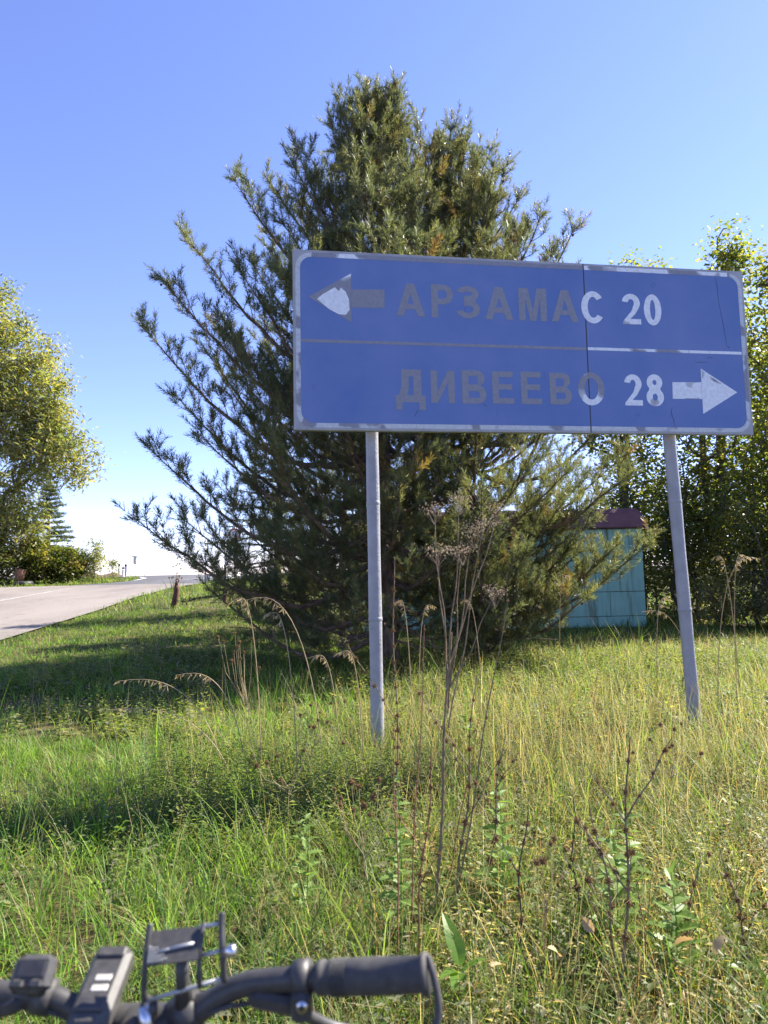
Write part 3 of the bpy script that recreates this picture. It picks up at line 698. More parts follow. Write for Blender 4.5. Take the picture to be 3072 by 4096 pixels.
    s = nrm(np.cross(nd, R_.normal(0, 1, (m_, 3)))) * (nwd * R_.uniform(.7, 1.3, m_))[:, None]
    bend = R_.normal(0, 0.006, (m_, 3))
    E_ = B + nd * Ln[:, None] + bend; inv = (R_.random(m_) < .3)[:, None]
    V = np.stack([np.where(inv, E_, B) - s, np.where(inv, E_, B) + s, np.where(inv, B, E_)], 1).reshape(-1, 3) - off
    F = np.arange(m_ * 3).reshape(-1, 3)
    pal = np.array([(0.112, 0.134, 0.070), (0.138, 0.156, 0.082), (0.095, 0.118, 0.072), (0.160, 0.166, 0.076)])
    if spruce: pal = pal * np.array([.62, .72, .75])
    ylw = np.array([(0.24, 0.18, 0.06), (0.20, 0.16, 0.06), (0.19, 0.13, 0.06)])
    Cs = np.where((SC[:, None] == 1) & (R_.random((n_, 1)) < 0.55), ylw[R_.integers(0, 3, n_)], pal[R_.integers(0, 4, n_)] * R_.uniform(.8, 1.25, (n_, 1)))
    C = Cs[idx] * R_.uniform(.8, 1.2, (m_, 1))
    cr = np_mesh('crown', V, F, M['needle'], root, np.repeat(C, 3, 0)); cr['kind'] = 'stuff'
    # cones
    if cones:
        cm = MB(); k = 7; zz = np.array([0, -.008, -.022, -.036, -.046]); r_ = np.array([.004, .014, .019, .013, .002])
        cm.tube(np.stack([0 * zz, 0 * zz, zz], -1), r_, 7)
        c0 = cm.build('cone', M['cone'], root, True); me = c0.data; bpy.data.objects.remove(c0)
        for i in range(cones):
            p = tips[rr.randrange(len(tips))] - off + np.array([rr.uniform(-.04, .04), rr.uniform(-.04, .04), -0.06])
            o = link('cone', me, None, root); o.location = p; o.rotation_euler = (rr.uniform(-.5, .5), rr.uniform(-.5, .5), 0); o.scale = (1.15,) * 3
    return root
def prof1(f, az):
    base_ = np.interp(f, [0, .12, .35, .55, .72, .85, 1], [2.6, 3.4, 3.65, 3.15, 2.3, 1.45, 0.45])
    c = math.cos(az)
    return float(base_) * (1.0 if c < 0.3 else 0.78) * (0.8 if math.sin(az) < -0.6 else 1)
pine('pine_tree', 'tall Scots pine with upswept boughs rising directly behind the left pole of the road sign', (0.05, 11.0), (0.04, 11.0, 9.35), 0.75, prof1,
     [(3.6, (-3.86, 10.9, 5.47)), (5.0, (-3.21, 11.1, 7.1)), (6.0, (-2.42, 11.0, 8.1)), (2.3, (-3.75, 10.8, 3.5)), (1.5, (-3.15, 10.7, 2.32)), (1.1, (-2.7, 10.3, 1.6)),
      (7.2, (-0.74, 10.9, 8.95)), (6.6, (-1.85, 11.2, 8.15)), (7.8, (0.45, 10.9, 9.05)), (7.5, (-.28, 10.6, 9.1)), (6.9, (.75, 10.7, 8.5)), (4.4, (-3.45, 10.4, 6.1)), (3.0, (-3.5, 11.4, 4.5)), (6.4, (-1.3, 10.7, 8.35))], seed=3, cones=46)
def prof2(f, az):
    base_ = np.interp(f, [0, .12, .35, .55, .72, .85, 1], [2.3, 3.1, 3.1, 2.6, 1.9, 1.2, 0.45])
    c = math.cos(az); return float(base_) * (1.0 if c > -0.2 else 0.65) * (0.90 if c > .2 and f < .34 else 1)
pine('pine_tree', 'Scots pine with two leaning leaders growing in front of the turquoise garage', (1.67, 12.1), (1.25, 12.1, 9.4), 0.7, prof2,
     [(1.2, (4.03, 10.6, 1.75)), (0.9, (2.9, 10.0, 1.0)), (2.7, (4.3, 12.0, 3.45)), (3.4, (4.4, 12.3, 4.4)), (5.4, (2.62, 12.1, 7.6)), (6.6, (1.75, 12.0, 8.95)), (6.0, (2.2, 12.2, 8.25)), (6.9, (.75, 11.9, 8.8)), (4.6, (3.5, 12.2, 6.1)), (1.3, (3.2, 11.2, 1.7)), (2.0, (3.5, 11.4, 2.5)), (2.4, (3.0, 11.2, 3.0)),
      (1.0, (3.4, 10.9, 1.5)), (5.0, (3.2, 11.8, 7.0)), (1.3, (2.0, 9.9, 1.6)), (0.7, (1.7, 9.9, 0.7))], seed=9, cones=30, tr=0.10)
pine('spruce_tree', 'dark young spruce standing behind the pines beside the road verge', (-2.95, 18.5), (-2.8, 18.5, 6.2), 0.6,
     lambda f, az: float(np.interp(f, [0, .1, 1], [2.1, 2.3, .2])), seed=5, ndl=20, nlen=0.034, nwd=0.006, tr=0.12, bare_to=.5, step=0.36, spruce=True)
pine('pine_tree', 'small bushy pine between the spruce and the turquoise garage', (-0.9, 14.6), (-0.8, 14.6, 5.2), 0.5,
     lambda f, az: float(np.interp(f, [0, .15, .6, 1], [1.7, 2.1, 1.4, .3])), seed=15, ndl=26, nwd=0.0045, tr=0.09, step=.42)
pine('spruce_tree', 'distant spruce looking out behind the willow across the road', (-24.4, 49.5), (-24.4, 49.5, 8.6), 0.8,
     lambda f, az: float(np.interp(f, [0, .1, 1], [2.2, 2.4, .2])), seed=6, ndl=6, nlen=0.13, nwd=0.02, tr=0.14, bare_to=.1, step=0.36, spruce=True)

# ================================================================== BROADLEAF TREES AND SHRUBS
def broadleaf(name, label, cat, base, ells, nclus, nleaf, leaf, pal, seed, tr=0.16, spread=0.35, stems=1, group=None, part='crown', droop=0.0, bark='bark2', berries=0, first=0.25):
    """ells: list of (cx,cy,cz,rx,ry,rz,weight) world ellipsoids of the crown; limbs grow out to leaf clusters"""
    R_ = np.random.default_rng(seed)
    z0 = G(*base); root = thing(name, label, cat, (base[0], base[1], z0), 0, group); off = np.array([base[0], base[1], z0])
    E = np.array(ells, float); wts = E[:, 6] / E[:, 6].sum(); pts = []
    while len(pts) < nclus:
        e = E[R_.choice(len(E), p=wts)]; d = R_.normal(0, 1, 3); d /= np.linalg.norm(d); r = R_.random() ** 0.42
        p = e[:3] + d * e[3:6] * r
        if p[2] > G(p[0], p[1]) + 0.12: pts.append(p)
    pts = np.array(pts) - off
    ctr = pts.mean(0)
    nodes = []; par = []; 
    for s in range(stems):
        a = R_.uniform(0, 6.28); rs = 0.0 if stems == 1 else 0.12 * stems ** .5
        hmax = (pts[:, 2].max()) * 0.72
        prev = -1; lean = R_.uniform(-.5, .5, 2) * (0.25 if stems == 1 else 0.9)
        p = np.array([math.cos(a) * rs, math.sin(a) * rs, -0.12]); k = 7
        for i in range(k):
            f = i / (k - 1)
            tgt = np.array([ctr[0] * f * .8 + lean[0] * f * hmax * .3 + p[0], ctr[1] * f * .8 + lean[1] * f * hmax * .3 + p[1], -0.12 + (hmax * R_.uniform(.8, 1) if f == 1 else hmax * f)])
            nodes.append(tgt + R_.normal(0, .05, 3) * (i > 0)); par.append(prev); prev = len(nodes) - 1
    ntr = len(nodes)
    order = np.argsort(np.linalg.norm((pts - np.array([0, 0, ctr[2] * .5])) * np.array([1, 1, .6]), axis=1))
    for i in order:
        p = pts[i]; A = np.array(nodes); dv_ = p - A
        cost = np.linalg.norm(dv_, axis=1) + 1.2 * np.maximum(0, A[:, 2] - p[2] + 0.1)
        cost[:ntr][A[:ntr, 2] < pts[:, 2].max() * first * .6] += 3
        j = int(np.argmin(cost)); a = A[j]; dist = np.linalg.norm(p - a); k = max(1, int(dist / 0.9)); prev = j
        for q in range(1, k + 1):
            f = q / k; nodes.append(a + (p - a) * f + np.array([0, 0, 0.10 * dist * math.sin(math.pi * f)]) + (R_.normal(0, .05, 3) if q < k else 0)); par.append(prev); prev = len(nodes) - 1
    A = np.array(nodes); par = np.array(par); wgt = np.ones(len(A))
    for i in range(len(A) - 1, -1, -1):
        if par[i] >= 0: wgt[par[i]] += wgt[i]
    r = tr * (wgt / wgt.max()) ** 0.5; r = np.maximum(r, 0.006)
    kids = [[] for _ in A]
    for i, q in enumerate(par):
        if q >= 0: kids[q].append(i)
    tm = MB(); lm = MB()
    for i in range(len(A)):     # chains
        q = par[i]
        if q >= 0 and kids[q] and i != max(kids[q], key=lambda k_: wgt[k_]):
            chain = [q, i]
        elif q < 0: chain = [i]
        else: continue
        while kids[chain[-1]]: chain.append(max(kids[chain[-1]], key=lambda k_: wgt[k_]))
        if len(chain) < 2: continue
        rr_ = r[chain].copy()
        if q >= 0: rr_[0] = rr_[1]
        (tm if q < 0 else lm).tube(A[chain], rr_, 9 if q < 0 else 5, False)
    tm.build('trunk' if stems == 1 else 'stems', M[bark], root, True)
    lm.build('branches', M[bark], root)
    # leaves
    n_ = nclus; cnt = np.maximum(3, R_.poisson(nleaf, n_)); idx = np.repeat(np.arange(n_), cnt); m_ = len(idx)
    B = pts[idx] + R_.normal(0, spread, (m_, 3)) * np.array([1, 1, .8]) - np.array([0, 0, droop]) * R_.random((m_, 1))
    B[:, 2] = np.maximum(B[:, 2], 0.03)
    a = R_.uniform(0, 6.283, m_); d = np.stack([np.cos(a), np.sin(a), R_.uniform(-1.1 - droop, 0.35, m_)], -1); d = nrm(d)
    s = nrm(np.cross(d, np.array([0, 0, 1.]) + R_.normal(0, .5, (m_, 3)))); up = np.cross(s, d)
    L = leaf[0] * R_.uniform(.6, 1.25, m_); Wd = leaf[1] / leaf[0] * L
    V = np.stack([B, B + d * (L * .45)[:, None] + s * (Wd * .5)[:, None] + up * (L * .06)[:, None], B + d * L[:, None], B + d * (L * .45)[:, None] - s * (Wd * .5)[:, None] + up * (L * .06)[:, None]], 1).reshape(-1, 3)
    o = (np.arange(m_) * 4)[:, None]; F = np.concatenate([o + np.array([0, 1, 2]), o + np.array([0, 2, 3])])
    pal = np.array(pal); ctint = pal[R_.integers(0, len(pal), n_)]
    C = np.where(R_.random((m_, 1)) < 0.65, ctint[idx], pal[R_.integers(0, len(pal), m_)]) * R_.uniform(.75, 1.25, (m_, 1))
    cr = np_mesh(part, V, F, M['leaf'], root, np.repeat(C, 4, 0)); cr['kind'] = 'stuff'
    if berries:
        bm_ = MB(); k = R_.integers(0, n_, berries)
        for p in pts[k]:
            for j in range(10):
                q = p + R_.normal(0, .10, 3); bm_.box(q, (.05, .05, .05))
        bo = bm_.build('berries', M['berry'], root); bo['kind'] = 'stuff'
    return root
M['berry'] = noisy('red_berry', [(0.3, (0.28, 0.05, 0.02)), (0.7, (0.42, 0.10, 0.04))], 9, 0.4)
P_MAPLE = [(0.16, 0.20, 0.05), (0.21, 0.235, 0.055), (0.12, 0.16, 0.045), (0.28, 0.25, 0.07), (0.17, 0.19, 0.07)]
P_WILLOW = [(0.20, 0.23, 0.085), (0.25, 0.25, 0.095), (0.165, 0.20, 0.085), (0.29, 0.255, 0.105), (0.25, 0.26, 0.155)]
P_BUSH = [(0.09, 0.125, 0.03), (0.14, 0.16, 0.04), (0.22, 0.17, 0.05), (0.11, 0.135, 0.04)]
P_DARK = [(0.12, 0.15, 0.05), (0.16, 0.185, 0.06), (0.10, 0.13, 0.045), (0.24, 0.21, 0.08)]
gR = 'box elder trees behind the garage'
broadleaf('box_elder_tree', 'slender box elder rising behind the right end of the turquoise garage', 'tree', (7.1, 20.2), [(7.2, 20.2, 6.2, 1.3, 1.3, 2.6, 1), (7.4, 20, 3.2, 1.3, 1.2, 2.0, .8), (7.4, 19.6, 9.6, .8, .7, .9, .3), (8.3, 19.6, 9.6, .5, .5, .7, .14)], 230, 56, (0.14, 0.085), P_MAPLE, 21, 0.11, .28, 3, gR)
broadleaf('box_elder_tree', 'tall yellow-green box elder whose top shows above the right end of the sign', 'tree', (9.0, 19.0), [(9.3, 18.8, 7.6, 1.3, 1.3, 2.3, 1), (9.2, 18.5, 4.2, 1.5, 1.4, 2.2, 1), (9.65, 18, 9.9, .5, .5, .9, .22)], 260, 40, (0.14, 0.085), P_MAPLE, 22, 0.13, .26, 3, gR)
broadleaf('box_elder_tree', 'leafy box elder leaning out at the right of the sign poles', 'tree', (10.6, 17.6), [(10.5, 17.3, 6.6, 1.2, 1.3, 2.4, 1), (10.4, 17.2, 3.4, 1.2, 1.2, 2.2, 1), (10.1, 17, 8.9, .5, .6, .8, .2)], 260, 40, (0.14, 0.085), P_MAPLE, 23, 0.13, .26, 3, gR)
broadleaf('box_elder_tree', 'box elder filling the gap behind the other box elders', 'tree', (11.8, 21.5), [(11.8, 21.5, 6.2, 2.0, 1.8, 3.2, 1), (11.6, 21.5, 3.0, 1.8, 1.6, 2.2, .8)], 230, 44, (0.16, 0.10), P_MAPLE, 24, 0.14, .30, 2, gR)
gS = 'shrubs under the box elders'
broadleaf('shrub', 'dark dense shrub beside the right corner of the garage', 'shrub', (8.1, 18.3), [(8.1, 18.4, 2.0, 1.0, .9, 2.0, 1)], 150, 44, (0.11, 0.065), P_DARK, 31, 0.05, .26, 5, gS, 'foliage')
broadleaf('shrub', 'broad dark shrub right of the right sign pole', 'shrub', (9.4, 16.9), [(9.5, 17.0, 1.9, 1.3, 1.0, 1.9, 1)], 200, 44, (0.11, 0.065), P_DARK, 32, 0.05, .26, 6, gS, 'foliage')
broadleaf('shrub', 'outermost shrub of the thicket under the box elders', 'shrub', (11.2, 16.4), [(11.2, 16.6, 1.9, 1.4, 1.0, 1.9, 1)], 200, 44, (0.11, 0.065), P_DARK, 33, 0.05, .26, 6, gS, 'foliage')
P_DRY = [(0.24, 0.21, 0.12), (0.19, 0.20, 0.09), (0.28, 0.23, 0.15), (0.15, 0.18, 0.07)]
gD = 'dry weed thickets by the box elders'
broadleaf('dry_thicket', 'low pale thicket of dry weeds at the garage corner', 'thicket', (8.4, 16.6), [(8.4, 16.6, .6, 1.0, .7, .8, 1)], 110, 34, (0.10, 0.035), P_DRY, 61, 0.02, .18, 8, gD, 'foliage')
broadleaf('dry_thicket', 'brownish thicket of dry weeds right of the right sign pole', 'thicket', (9.6, 15.4), [(9.6, 15.4, .6, 1.2, .8, .9, 1)], 130, 34, (0.10, 0.035), P_DRY, 62, 0.02, .18, 8, gD, 'foliage')
broadleaf('dry_thicket', 'outermost thicket of dry weeds below the leaning box elder', 'thicket', (10.4, 13.8), [(10.4, 13.8, .5, 1.2, .9, .8, 1)], 120, 34, (0.10, 0.035), P_DRY, 63, 0.02, .18, 8, gD, 'foliage')
broadleaf('shrub', 'tall shrub closing the view behind the garage corner', 'shrub', (8.6, 22.6), [(8.6, 22.6, 2.2, 1.6, 1.0, 2.2, 1)], 170, 60, (0.13, 0.08), P_DARK, 34, 0.05, .3, 6, gS, 'foliage')
broadleaf('shrub', 'deep shaded shrub behind the trunks of the box elders', 'shrub', (11.4, 23.6), [(11.4, 23.6, 2.4, 2.0, 1.2, 2.4, 1)], 190, 60, (0.14, 0.085), P_DARK, 35, 0.05, .32, 6, gS, 'foliage')
broadleaf('shrub', 'far shrub filling the gap at the end of the thicket', 'shrub', (14.6, 22.6), [(14.6, 22.6, 2.6, 2.0, 1.2, 2.6, 1)], 190, 60, (0.14, 0.085), P_DARK, 36, 0.05, .32, 6, gS, 'foliage')
# across the road
broadleaf('willow_tree', 'large yellowing willow with an overhanging bough across the road', 'tree', (-24.6, 41.5),
          [(-22.2, 40.5, 13.4, 3.0, 3.2, 4.6, 1.2), (-19.4, 40, 8.8, 2.6, 2.2, 1.9, .62), (-21.8, 40, 5.4, 1.9, 2, 2.8, .55), (-26, 40.5, 13.5, 4, 3.5, 6, 1.3), (-23.6, 40, 18.0, 1.7, 1.6, 2.2, .3), (-25.5, 41, 7, 3, 3, 4, .7), (-19.7, 40, 11.6, 1.6, 1.6, 2.0, .35)],
          1400, 36, (0.33, 0.105), P_WILLOW, 41, 0.42, .36, 1, None, 'crown', 0.35)
gB = 'bushes across the road'
broadleaf('rowan_bush', 'rowan bush with red berries under the willow', 'bush', (-22.8, 39.6), [(-22.8, 39.6, 3.0, 1.5, 1.3, 1.9, 1)], 150, 70, (0.2, 0.085), P_DARK, 51, 0.06, .26, 4, None, 'foliage', 0.1, berries=34)
broadleaf('bush', 'rounded green bush turning yellow beside the rowan', 'bush', (-20.7, 40.6), [(-20.7, 40.6, 2.7, 1.2, 1.1, 1.5, 1)], 140, 70, (0.19, 0.10), P_BUSH, 52, 0.05, .28, 5, gB, 'foliage')
broadleaf('bush', 'brownish green bush at the near end of the hedge across the road', 'bush', (-19.2, 41.2), [(-19.2, 41.2, 2.3, 1.1, 1.1, 1.1, 1)], 120, 70, (0.19, 0.10), P_BUSH, 53, 0.05, .26, 5, gB, 'foliage')
broadleaf('bush', 'airy pale bush with open twigs ending the hedge across the road', 'bush', (-17.9, 42.0), [(-17.9, 42, 2.6, .7, .8, 1.3, 1)], 60, 40, (0.17, 0.07), P_WILLOW, 54, 0.03, .2, 4, gB, 'foliage')
broadleaf('sapling', 'thin sapling standing alone on the grass bank across the road', 'sapling', (-17.7, 44.5), [(-17.6, 44.5, 2.3, .35, .35, .8, 1)], 24, 22, (0.16, 0.06), P_WILLOW, 55, 0.02, .12, 1, None, 'foliage')

# ================================================================== GARAGE
M['teal'] = None
def teal_mat():
    m, n, l, b = mat('turquoise_sheet_paint')
    t = nz(n, l, 1.1, 6); t2 = nz(n, l, 2.2, 6, stretch=(4, 4, 0.35))
    r1 = ramp(n, l, t.outputs[0], [(0.3, (0.18, 0.37, 0.29)), (0.7, (0.235, 0.45, 0.355))])
    r2 = ramp(n, l, t2.outputs[0], [(0.32, (0.60, 0.44, 0.34)), (0.46, (1, 1, 1)), (0.7, (1.12, 1.1, 1.06))])
    mu = n.new('ShaderNodeMix'); mu.data_type = 'RGBA'; mu.blend_type = 'MULTIPLY'; mu.inputs['Factor'].default_value = 1
    l.new(r1.outputs[0], mu.inputs['A']); l.new(r2.outputs[0], mu.inputs['B']); l.new(mu.outputs['Result'], b.inputs['Base Color'])
    b.inputs['Roughness'].default_value = 0.55; return m
M['teal'] = teal_mat()
M['maroon'] = noisy('maroon_roof_paint', [(0.3, (0.115, 0.045, 0.050)), (0.7, (0.18, 0.075, 0.078))], 4, 0.65, 0, 0.3, 12, 0.01)
gar = thing('garage', 'turquoise sheet metal garage with a maroon roof half hidden behind the pines', 'garage', (2.8, 17.3, 0))
mb = MB(); mb.box((0, 2.6, 1.21), (7.46, 5.1, 2.42)); mb.build('wall', M['rust'], gar)
rows = [(-0.05, 0.23), (0.23, 0.84), (0.84, 1.64), (1.64, 2.43)]
for ri, (za, zb) in enumerate(rows):
    cuts = [-3.73] + [c + 0.35 * (ri % 2) for c in (-2.45, -1.2, 0.05, 1.3, 2.5)] + [3.73]
    for a, b_ in zip(cuts[:-1], cuts[1:]):
        mb = MB(); mb.box(((a + b_) / 2, 0.036, (za + zb) / 2), (b_ - a - 0.008, 0.022 + 0.008 * ((ri + int(a * 3)) % 2), zb - za - 0.012), None, 0.006); mb.build('wall_panel', M['teal'], gar)
    for i in range(4):
        mb = MB(); mb.box((3.742, 0.7 + 1.25 * i, (za + zb) / 2), (0.02, 1.235, zb - za - 0.012), None, 0.005); mb.build('wall_panel', M['teal'], gar)
        mb = MB(); mb.box((-3.742, 0.7 + 1.25 * i, (za + zb) / 2), (0.02, 1.235, zb - za - 0.012), None, 0.005); mb.build('wall_panel', M['teal'], gar)
mb = MB()
zz = [2.435, 2.49, 2.84, 2.95, 3.05]; ix = [0.07, 0.075, -0.02, -0.10, -0.5]; iy = [0.06, 0.07, -0.02, -0.12, -1.2]
v = []
for z_, a, c in zip(zz, ix, iy): v += [(-3.75 - a, 0.0 - c, z_), (3.75 + a, 0.0 - c, z_), (3.75 + a, 5.2 + c, z_), (-3.75 - a, 5.2 + c, z_)]
f = [(3, 2, 1, 0), (16, 17, 18, 19)]
for l_ in range(4):
    for i in range(4): j = (i + 1) % 4; f.append((l_ * 4 + i, l_ * 4 + j, l_ * 4 + 4 + j, l_ * 4 + 4 + i))
mb.add(v, f); rf = mb.build('roof', M['maroon'], gar)
mb = MB(); mb.tube([(-3.83, -0.075, 2.47), (3.83, -0.075, 2.47)], 0.025, 8); mb.build('eaves_edge', M['maroon'], rf)

# ================================================================== ROADSIDE OBJECTS
def at_g(x, y): return (x, y, G(x, y))
t = thing('iron_post', 'crooked rusty iron post with a broken top standing in the roadside grass', 'post', at_g(-6.38, 20.7))
mb = MB(); zz = np.linspace(-0.2, 0.62, 9); mb.tube(np.stack([0.05 * np.sin(zz * 3) + 0.06 * zz, 0 * zz, zz], -1), 0.085 + 0.008 * np.sin(zz * 9), 10); mb.build('shaft', M['rust'], t, True)
mb = MB(); mb.tube([(0.075, -0.02, 0.6), (0.085, -0.02, 0.68), (0.10, -0.02, 0.74)], [0.06, 0.05, 0.045], 8); mb.build('broken_top', M['rust'], t, True)
mb = MB(); a = np.arange(13) * 2 * math.pi / 12; mb.tube(np.stack([0.11 + .045 * np.cos(a), -0.02 + 0 * a, 0.77 + .045 * np.sin(a)], -1), 0.016, 6, False); mb.build('eye_ring', M['rust'], t, True)
t = thing('iron_post', 'short T-shaped rusty iron post in shaded grass by the spruce', 'post', at_g(-5.31, 22.7))
mb = MB(); mb.tube([(0, 0, -.2), (0, 0, .32)], 0.075, 10); mb.build('shaft', M['rust'], t)
mb = MB(); mb.box((0, 0, 0.36), (0.34, 0.18, 0.09), None, .02); mb.build('cap', M['rust'], t)
# sign posts on the verge by the crossing
def post_sign(x, y, h, label, kind):
    t = thing('sign_post', label, 'sign', at_g(x, y))
    mb = MB(); mb.tube([(0, 0, -.3), (0, 0, h)], 0.045, 10); mb.build('pole', M['steel'], t, True)
    if kind == 'bare':
        mb = MB(); mb.tube([(0, 0, h - .01), (0, 0, h + .03)], [.052, .03], 10); mb.build('cap', M['steel'], t)
    elif kind == 'round':
        a = np.arange(24) * 2 * math.pi / 24
        def disc(r, y0, y1, nm, m_):
            mb = MB(); v = [(r * math.cos(q), y0, h - .4 + r * math.sin(q)) for q in a] + [(r * math.cos(q), y1, h - .4 + r * math.sin(q)) for q in a]
            f = [tuple(range(24)), tuple(range(47, 23, -1))] + [(i, 24 + i, 24 + (i + 1) % 24, (i + 1) % 24) for i in range(24)]
            mb.add(v, f); return mb.build(nm, m_, t)
        disc(0.35, -.065, -.05, 'red_rim', M['redp']); disc(0.255, -.070, -.0655, 'white_disc', M['white'])
        for dx in (-.09, .06):
            mb = MB(); mb.box((dx, -.0735, h - .4), (.05, .004, .2)); mb.build('numeral_stroke', M['black'], t)
    else:
        mb = MB(); mb.box((0, -.06, h - .3), (0.7, .02, .7), None, .004); mb.build('plate', M['steel'], t)
M['redp'] = noisy('red_sign_film', [(0.3, (0.45, 0.04, 0.03)), (0.7, (0.55, 0.07, 0.05))], 4, 0.5)
post_sign(-9.45, 36.0, 2.25, 'thin bare steel post on the verge before the crossing', 'bare')
post_sign(-8.55, 36.6, 2.2, 'second bare steel post on the verge, close to the spruce twigs', 'bare')
post_sign(-8.45, 38.5, 3.0, 'round white sign with a red rim glimpsed through the spruce twigs', 'round')
for (x, y, h, lb) in ((-20.05, 51.6, 1.0, 'white delineator post with black top alone at the bend, farthest from the tripod'), (-18.75, 49.0, .75, 'white delineator post with black top standing lowest on the grass bank'), (-19.4, 51.2, .95, 'white delineator post with black top right beside the tripod camera')):
    t = thing('delineator_post', lb, 'post', at_g(x, y), 0, 'delineator posts at the bend')
    mb = MB(); mb.box((0, 0, h * .5 - .12), (.15, .10, h * .8), None, .02); mb.build('shaft', M['white'], t)
    mb = MB(); mb.box((0, 0, h * .9 - .02), (.155, .105, h * .2), None, .02); mb.build('black_top', M['black'], t)
t = thing('tripod_camera', 'white box camera on a thin tripod at the edge of the crossing', 'camera', at_g(-18.75, 51.4))
for a in (0.3, 2.4, 4.5):
    mb = MB(); mb.tube([(0.75 * math.cos(a), .6 * math.sin(a), -.05), (0.03 * math.cos(a), .03 * math.sin(a), 0.95)], .025, 6); mb.build('leg', M['steel'], t)
mb = MB(); mb.box((0, 0, 1.18), (.26, .3, .5), None, .04); mb.build('housing', M['white'], t)
mb = MB(); mb.box((0, -.02, 1.49), (.42, .4, .1), None, .03); mb.build('hood', M['white'], t)
t = thing('kerb_block', 'pale concrete kerb block on the verge beside the main road', 'kerb', at_g(-9.2, 41.2), 0.9)
mb = MB(); mb.box((0, 0, 0.07), (3.6, .35, .36), None, .04); mb.build('block', M['concrete'], t)
t = thing('rusty_bin', 'rusty litter bin hanging on a stake in front of the bushes', 'bin', at_g(-20.9, 39.2))
mb = MB(); mb.tube([(-.24, 0, -.2), (-.24, 0, .98)], .05, 8); mb.build('stake', M['rust2'], t)
mb = MB(); mb.tube([(.05, 0, .22), (.05, 0, .55), (.05, 0, .86)], [.16, .22, .27], 14, True); mb.build('bucket', M['rust2'], t, True)
t = thing('old_tyre', 'dark half buried tyre lying at the road edge below the bushes', 'tyre', at_g(-20.2, 38.3))
mb = MB(); a = np.arange(33) * 2 * math.pi / 32; mb.tube(np.stack([.34 * np.cos(a), .34 * np.sin(a), .08 + 0 * a], -1), .15, 10, False); mb.build('tread', M['black'], t, True)
# bare earth bank at the crest
bk = MB(); xs = np.linspace(-26, -18.6, 24)
rowsb = []
for k, (dy, dz) in enumerate(((-.8, -.12), (-.35, .28), (.3, .38), (1.0, .25), (2, -.12))):
    rowsb.append(np.stack([xs, 49.3 - (xs + 18.6) * .16 + dy, gz(xs, 49.3 - (xs + 18.6) * .16 + dy) + dz * (1 + .5 * np.sin(xs * 2.3 + k)) * np.clip((xs + 26) / 1.5, 0, 1) * np.clip((-18.6 - xs) / 1.5, 0, 1) - .03], -1))
Vb = np.stack(rowsb, 0).reshape(-1, 3); Ib = np.arange(len(Vb)).reshape(5, 24)
tag(np_mesh('earth_bank', Vb, np.stack([Ib[:-1, :-1], Ib[:-1, 1:], Ib[1:, 1:], Ib[1:, :-1]], -1).reshape(-1, 4), M['dirt'], smooth=True), kind='structure')

# ================================================================== WEEDS AND STALKS
def polyline(p0, p1, n_, wig, R_, bow=0.0):
    t = np.linspace(0, 1, n_); P = p0 + (p1 - p0) * t[:, None]
    P = P + np.stack([np.sin(t * 9 + R_.uniform(0, 6)), np.cos(t * 8 + R_.uniform(0, 6)), 0 * t], -1) * wig * (t * (1.1 - t))[:, None] * 2
    P[:, 2] += bow * np.sin(np.pi * t); return P
def spiky(seed, r, ns, core, sp, wd=.25):
    R_ = np.random.default_rng(seed); V = []; F = []
    d = nrm(R_.normal(0, 1, (ns, 3)))
    for q in d:
        s = nrm(np.cross(q, R_.normal(0, 1, 3))); k = len(V); L = r * R_.uniform(.7, 1.15) * sp
        V += [q * core * r * .6 - s * r * wd * .3, q * core * r * .6 + s * r * wd * .3, q * L]; F.append((k, k + 1, k + 2))
    k = len(V); c = core * r
    V += [np.array(p) * c for p in ((1, 0, 0), (-1, 0, 0), (0, 1, 0), (0, -1, 0), (0, 0, 1), (0, 0, -1))]
    for a in (0, 1):
        for b_ in (2, 3):
            for e in (4, 5): F.append((k + a, k + b_, k + e) if (a + b_ + e) % 2 == 0 else (k + b_, k + a, k + e))
    me = bpy.data.meshes.new('spiky'); me.from_pydata([tuple(map(float, q)) for q in V], [], F); me.update(); return me
me_whorl = spiky(1, 0.032, 60, .5, 1.0); me_whorl.materials.append(M['burr'])
me_burr = spiky(2, 0.017, 90, .75, 1.15, .2); me_burr.materials.append(M['burr'])
me_bud = spiky(4, 0.008, 22, .6, 1.0, .4); me_bud.materials.append(M['burr'])
gW = 'dead whorled weed stems in the meadow'
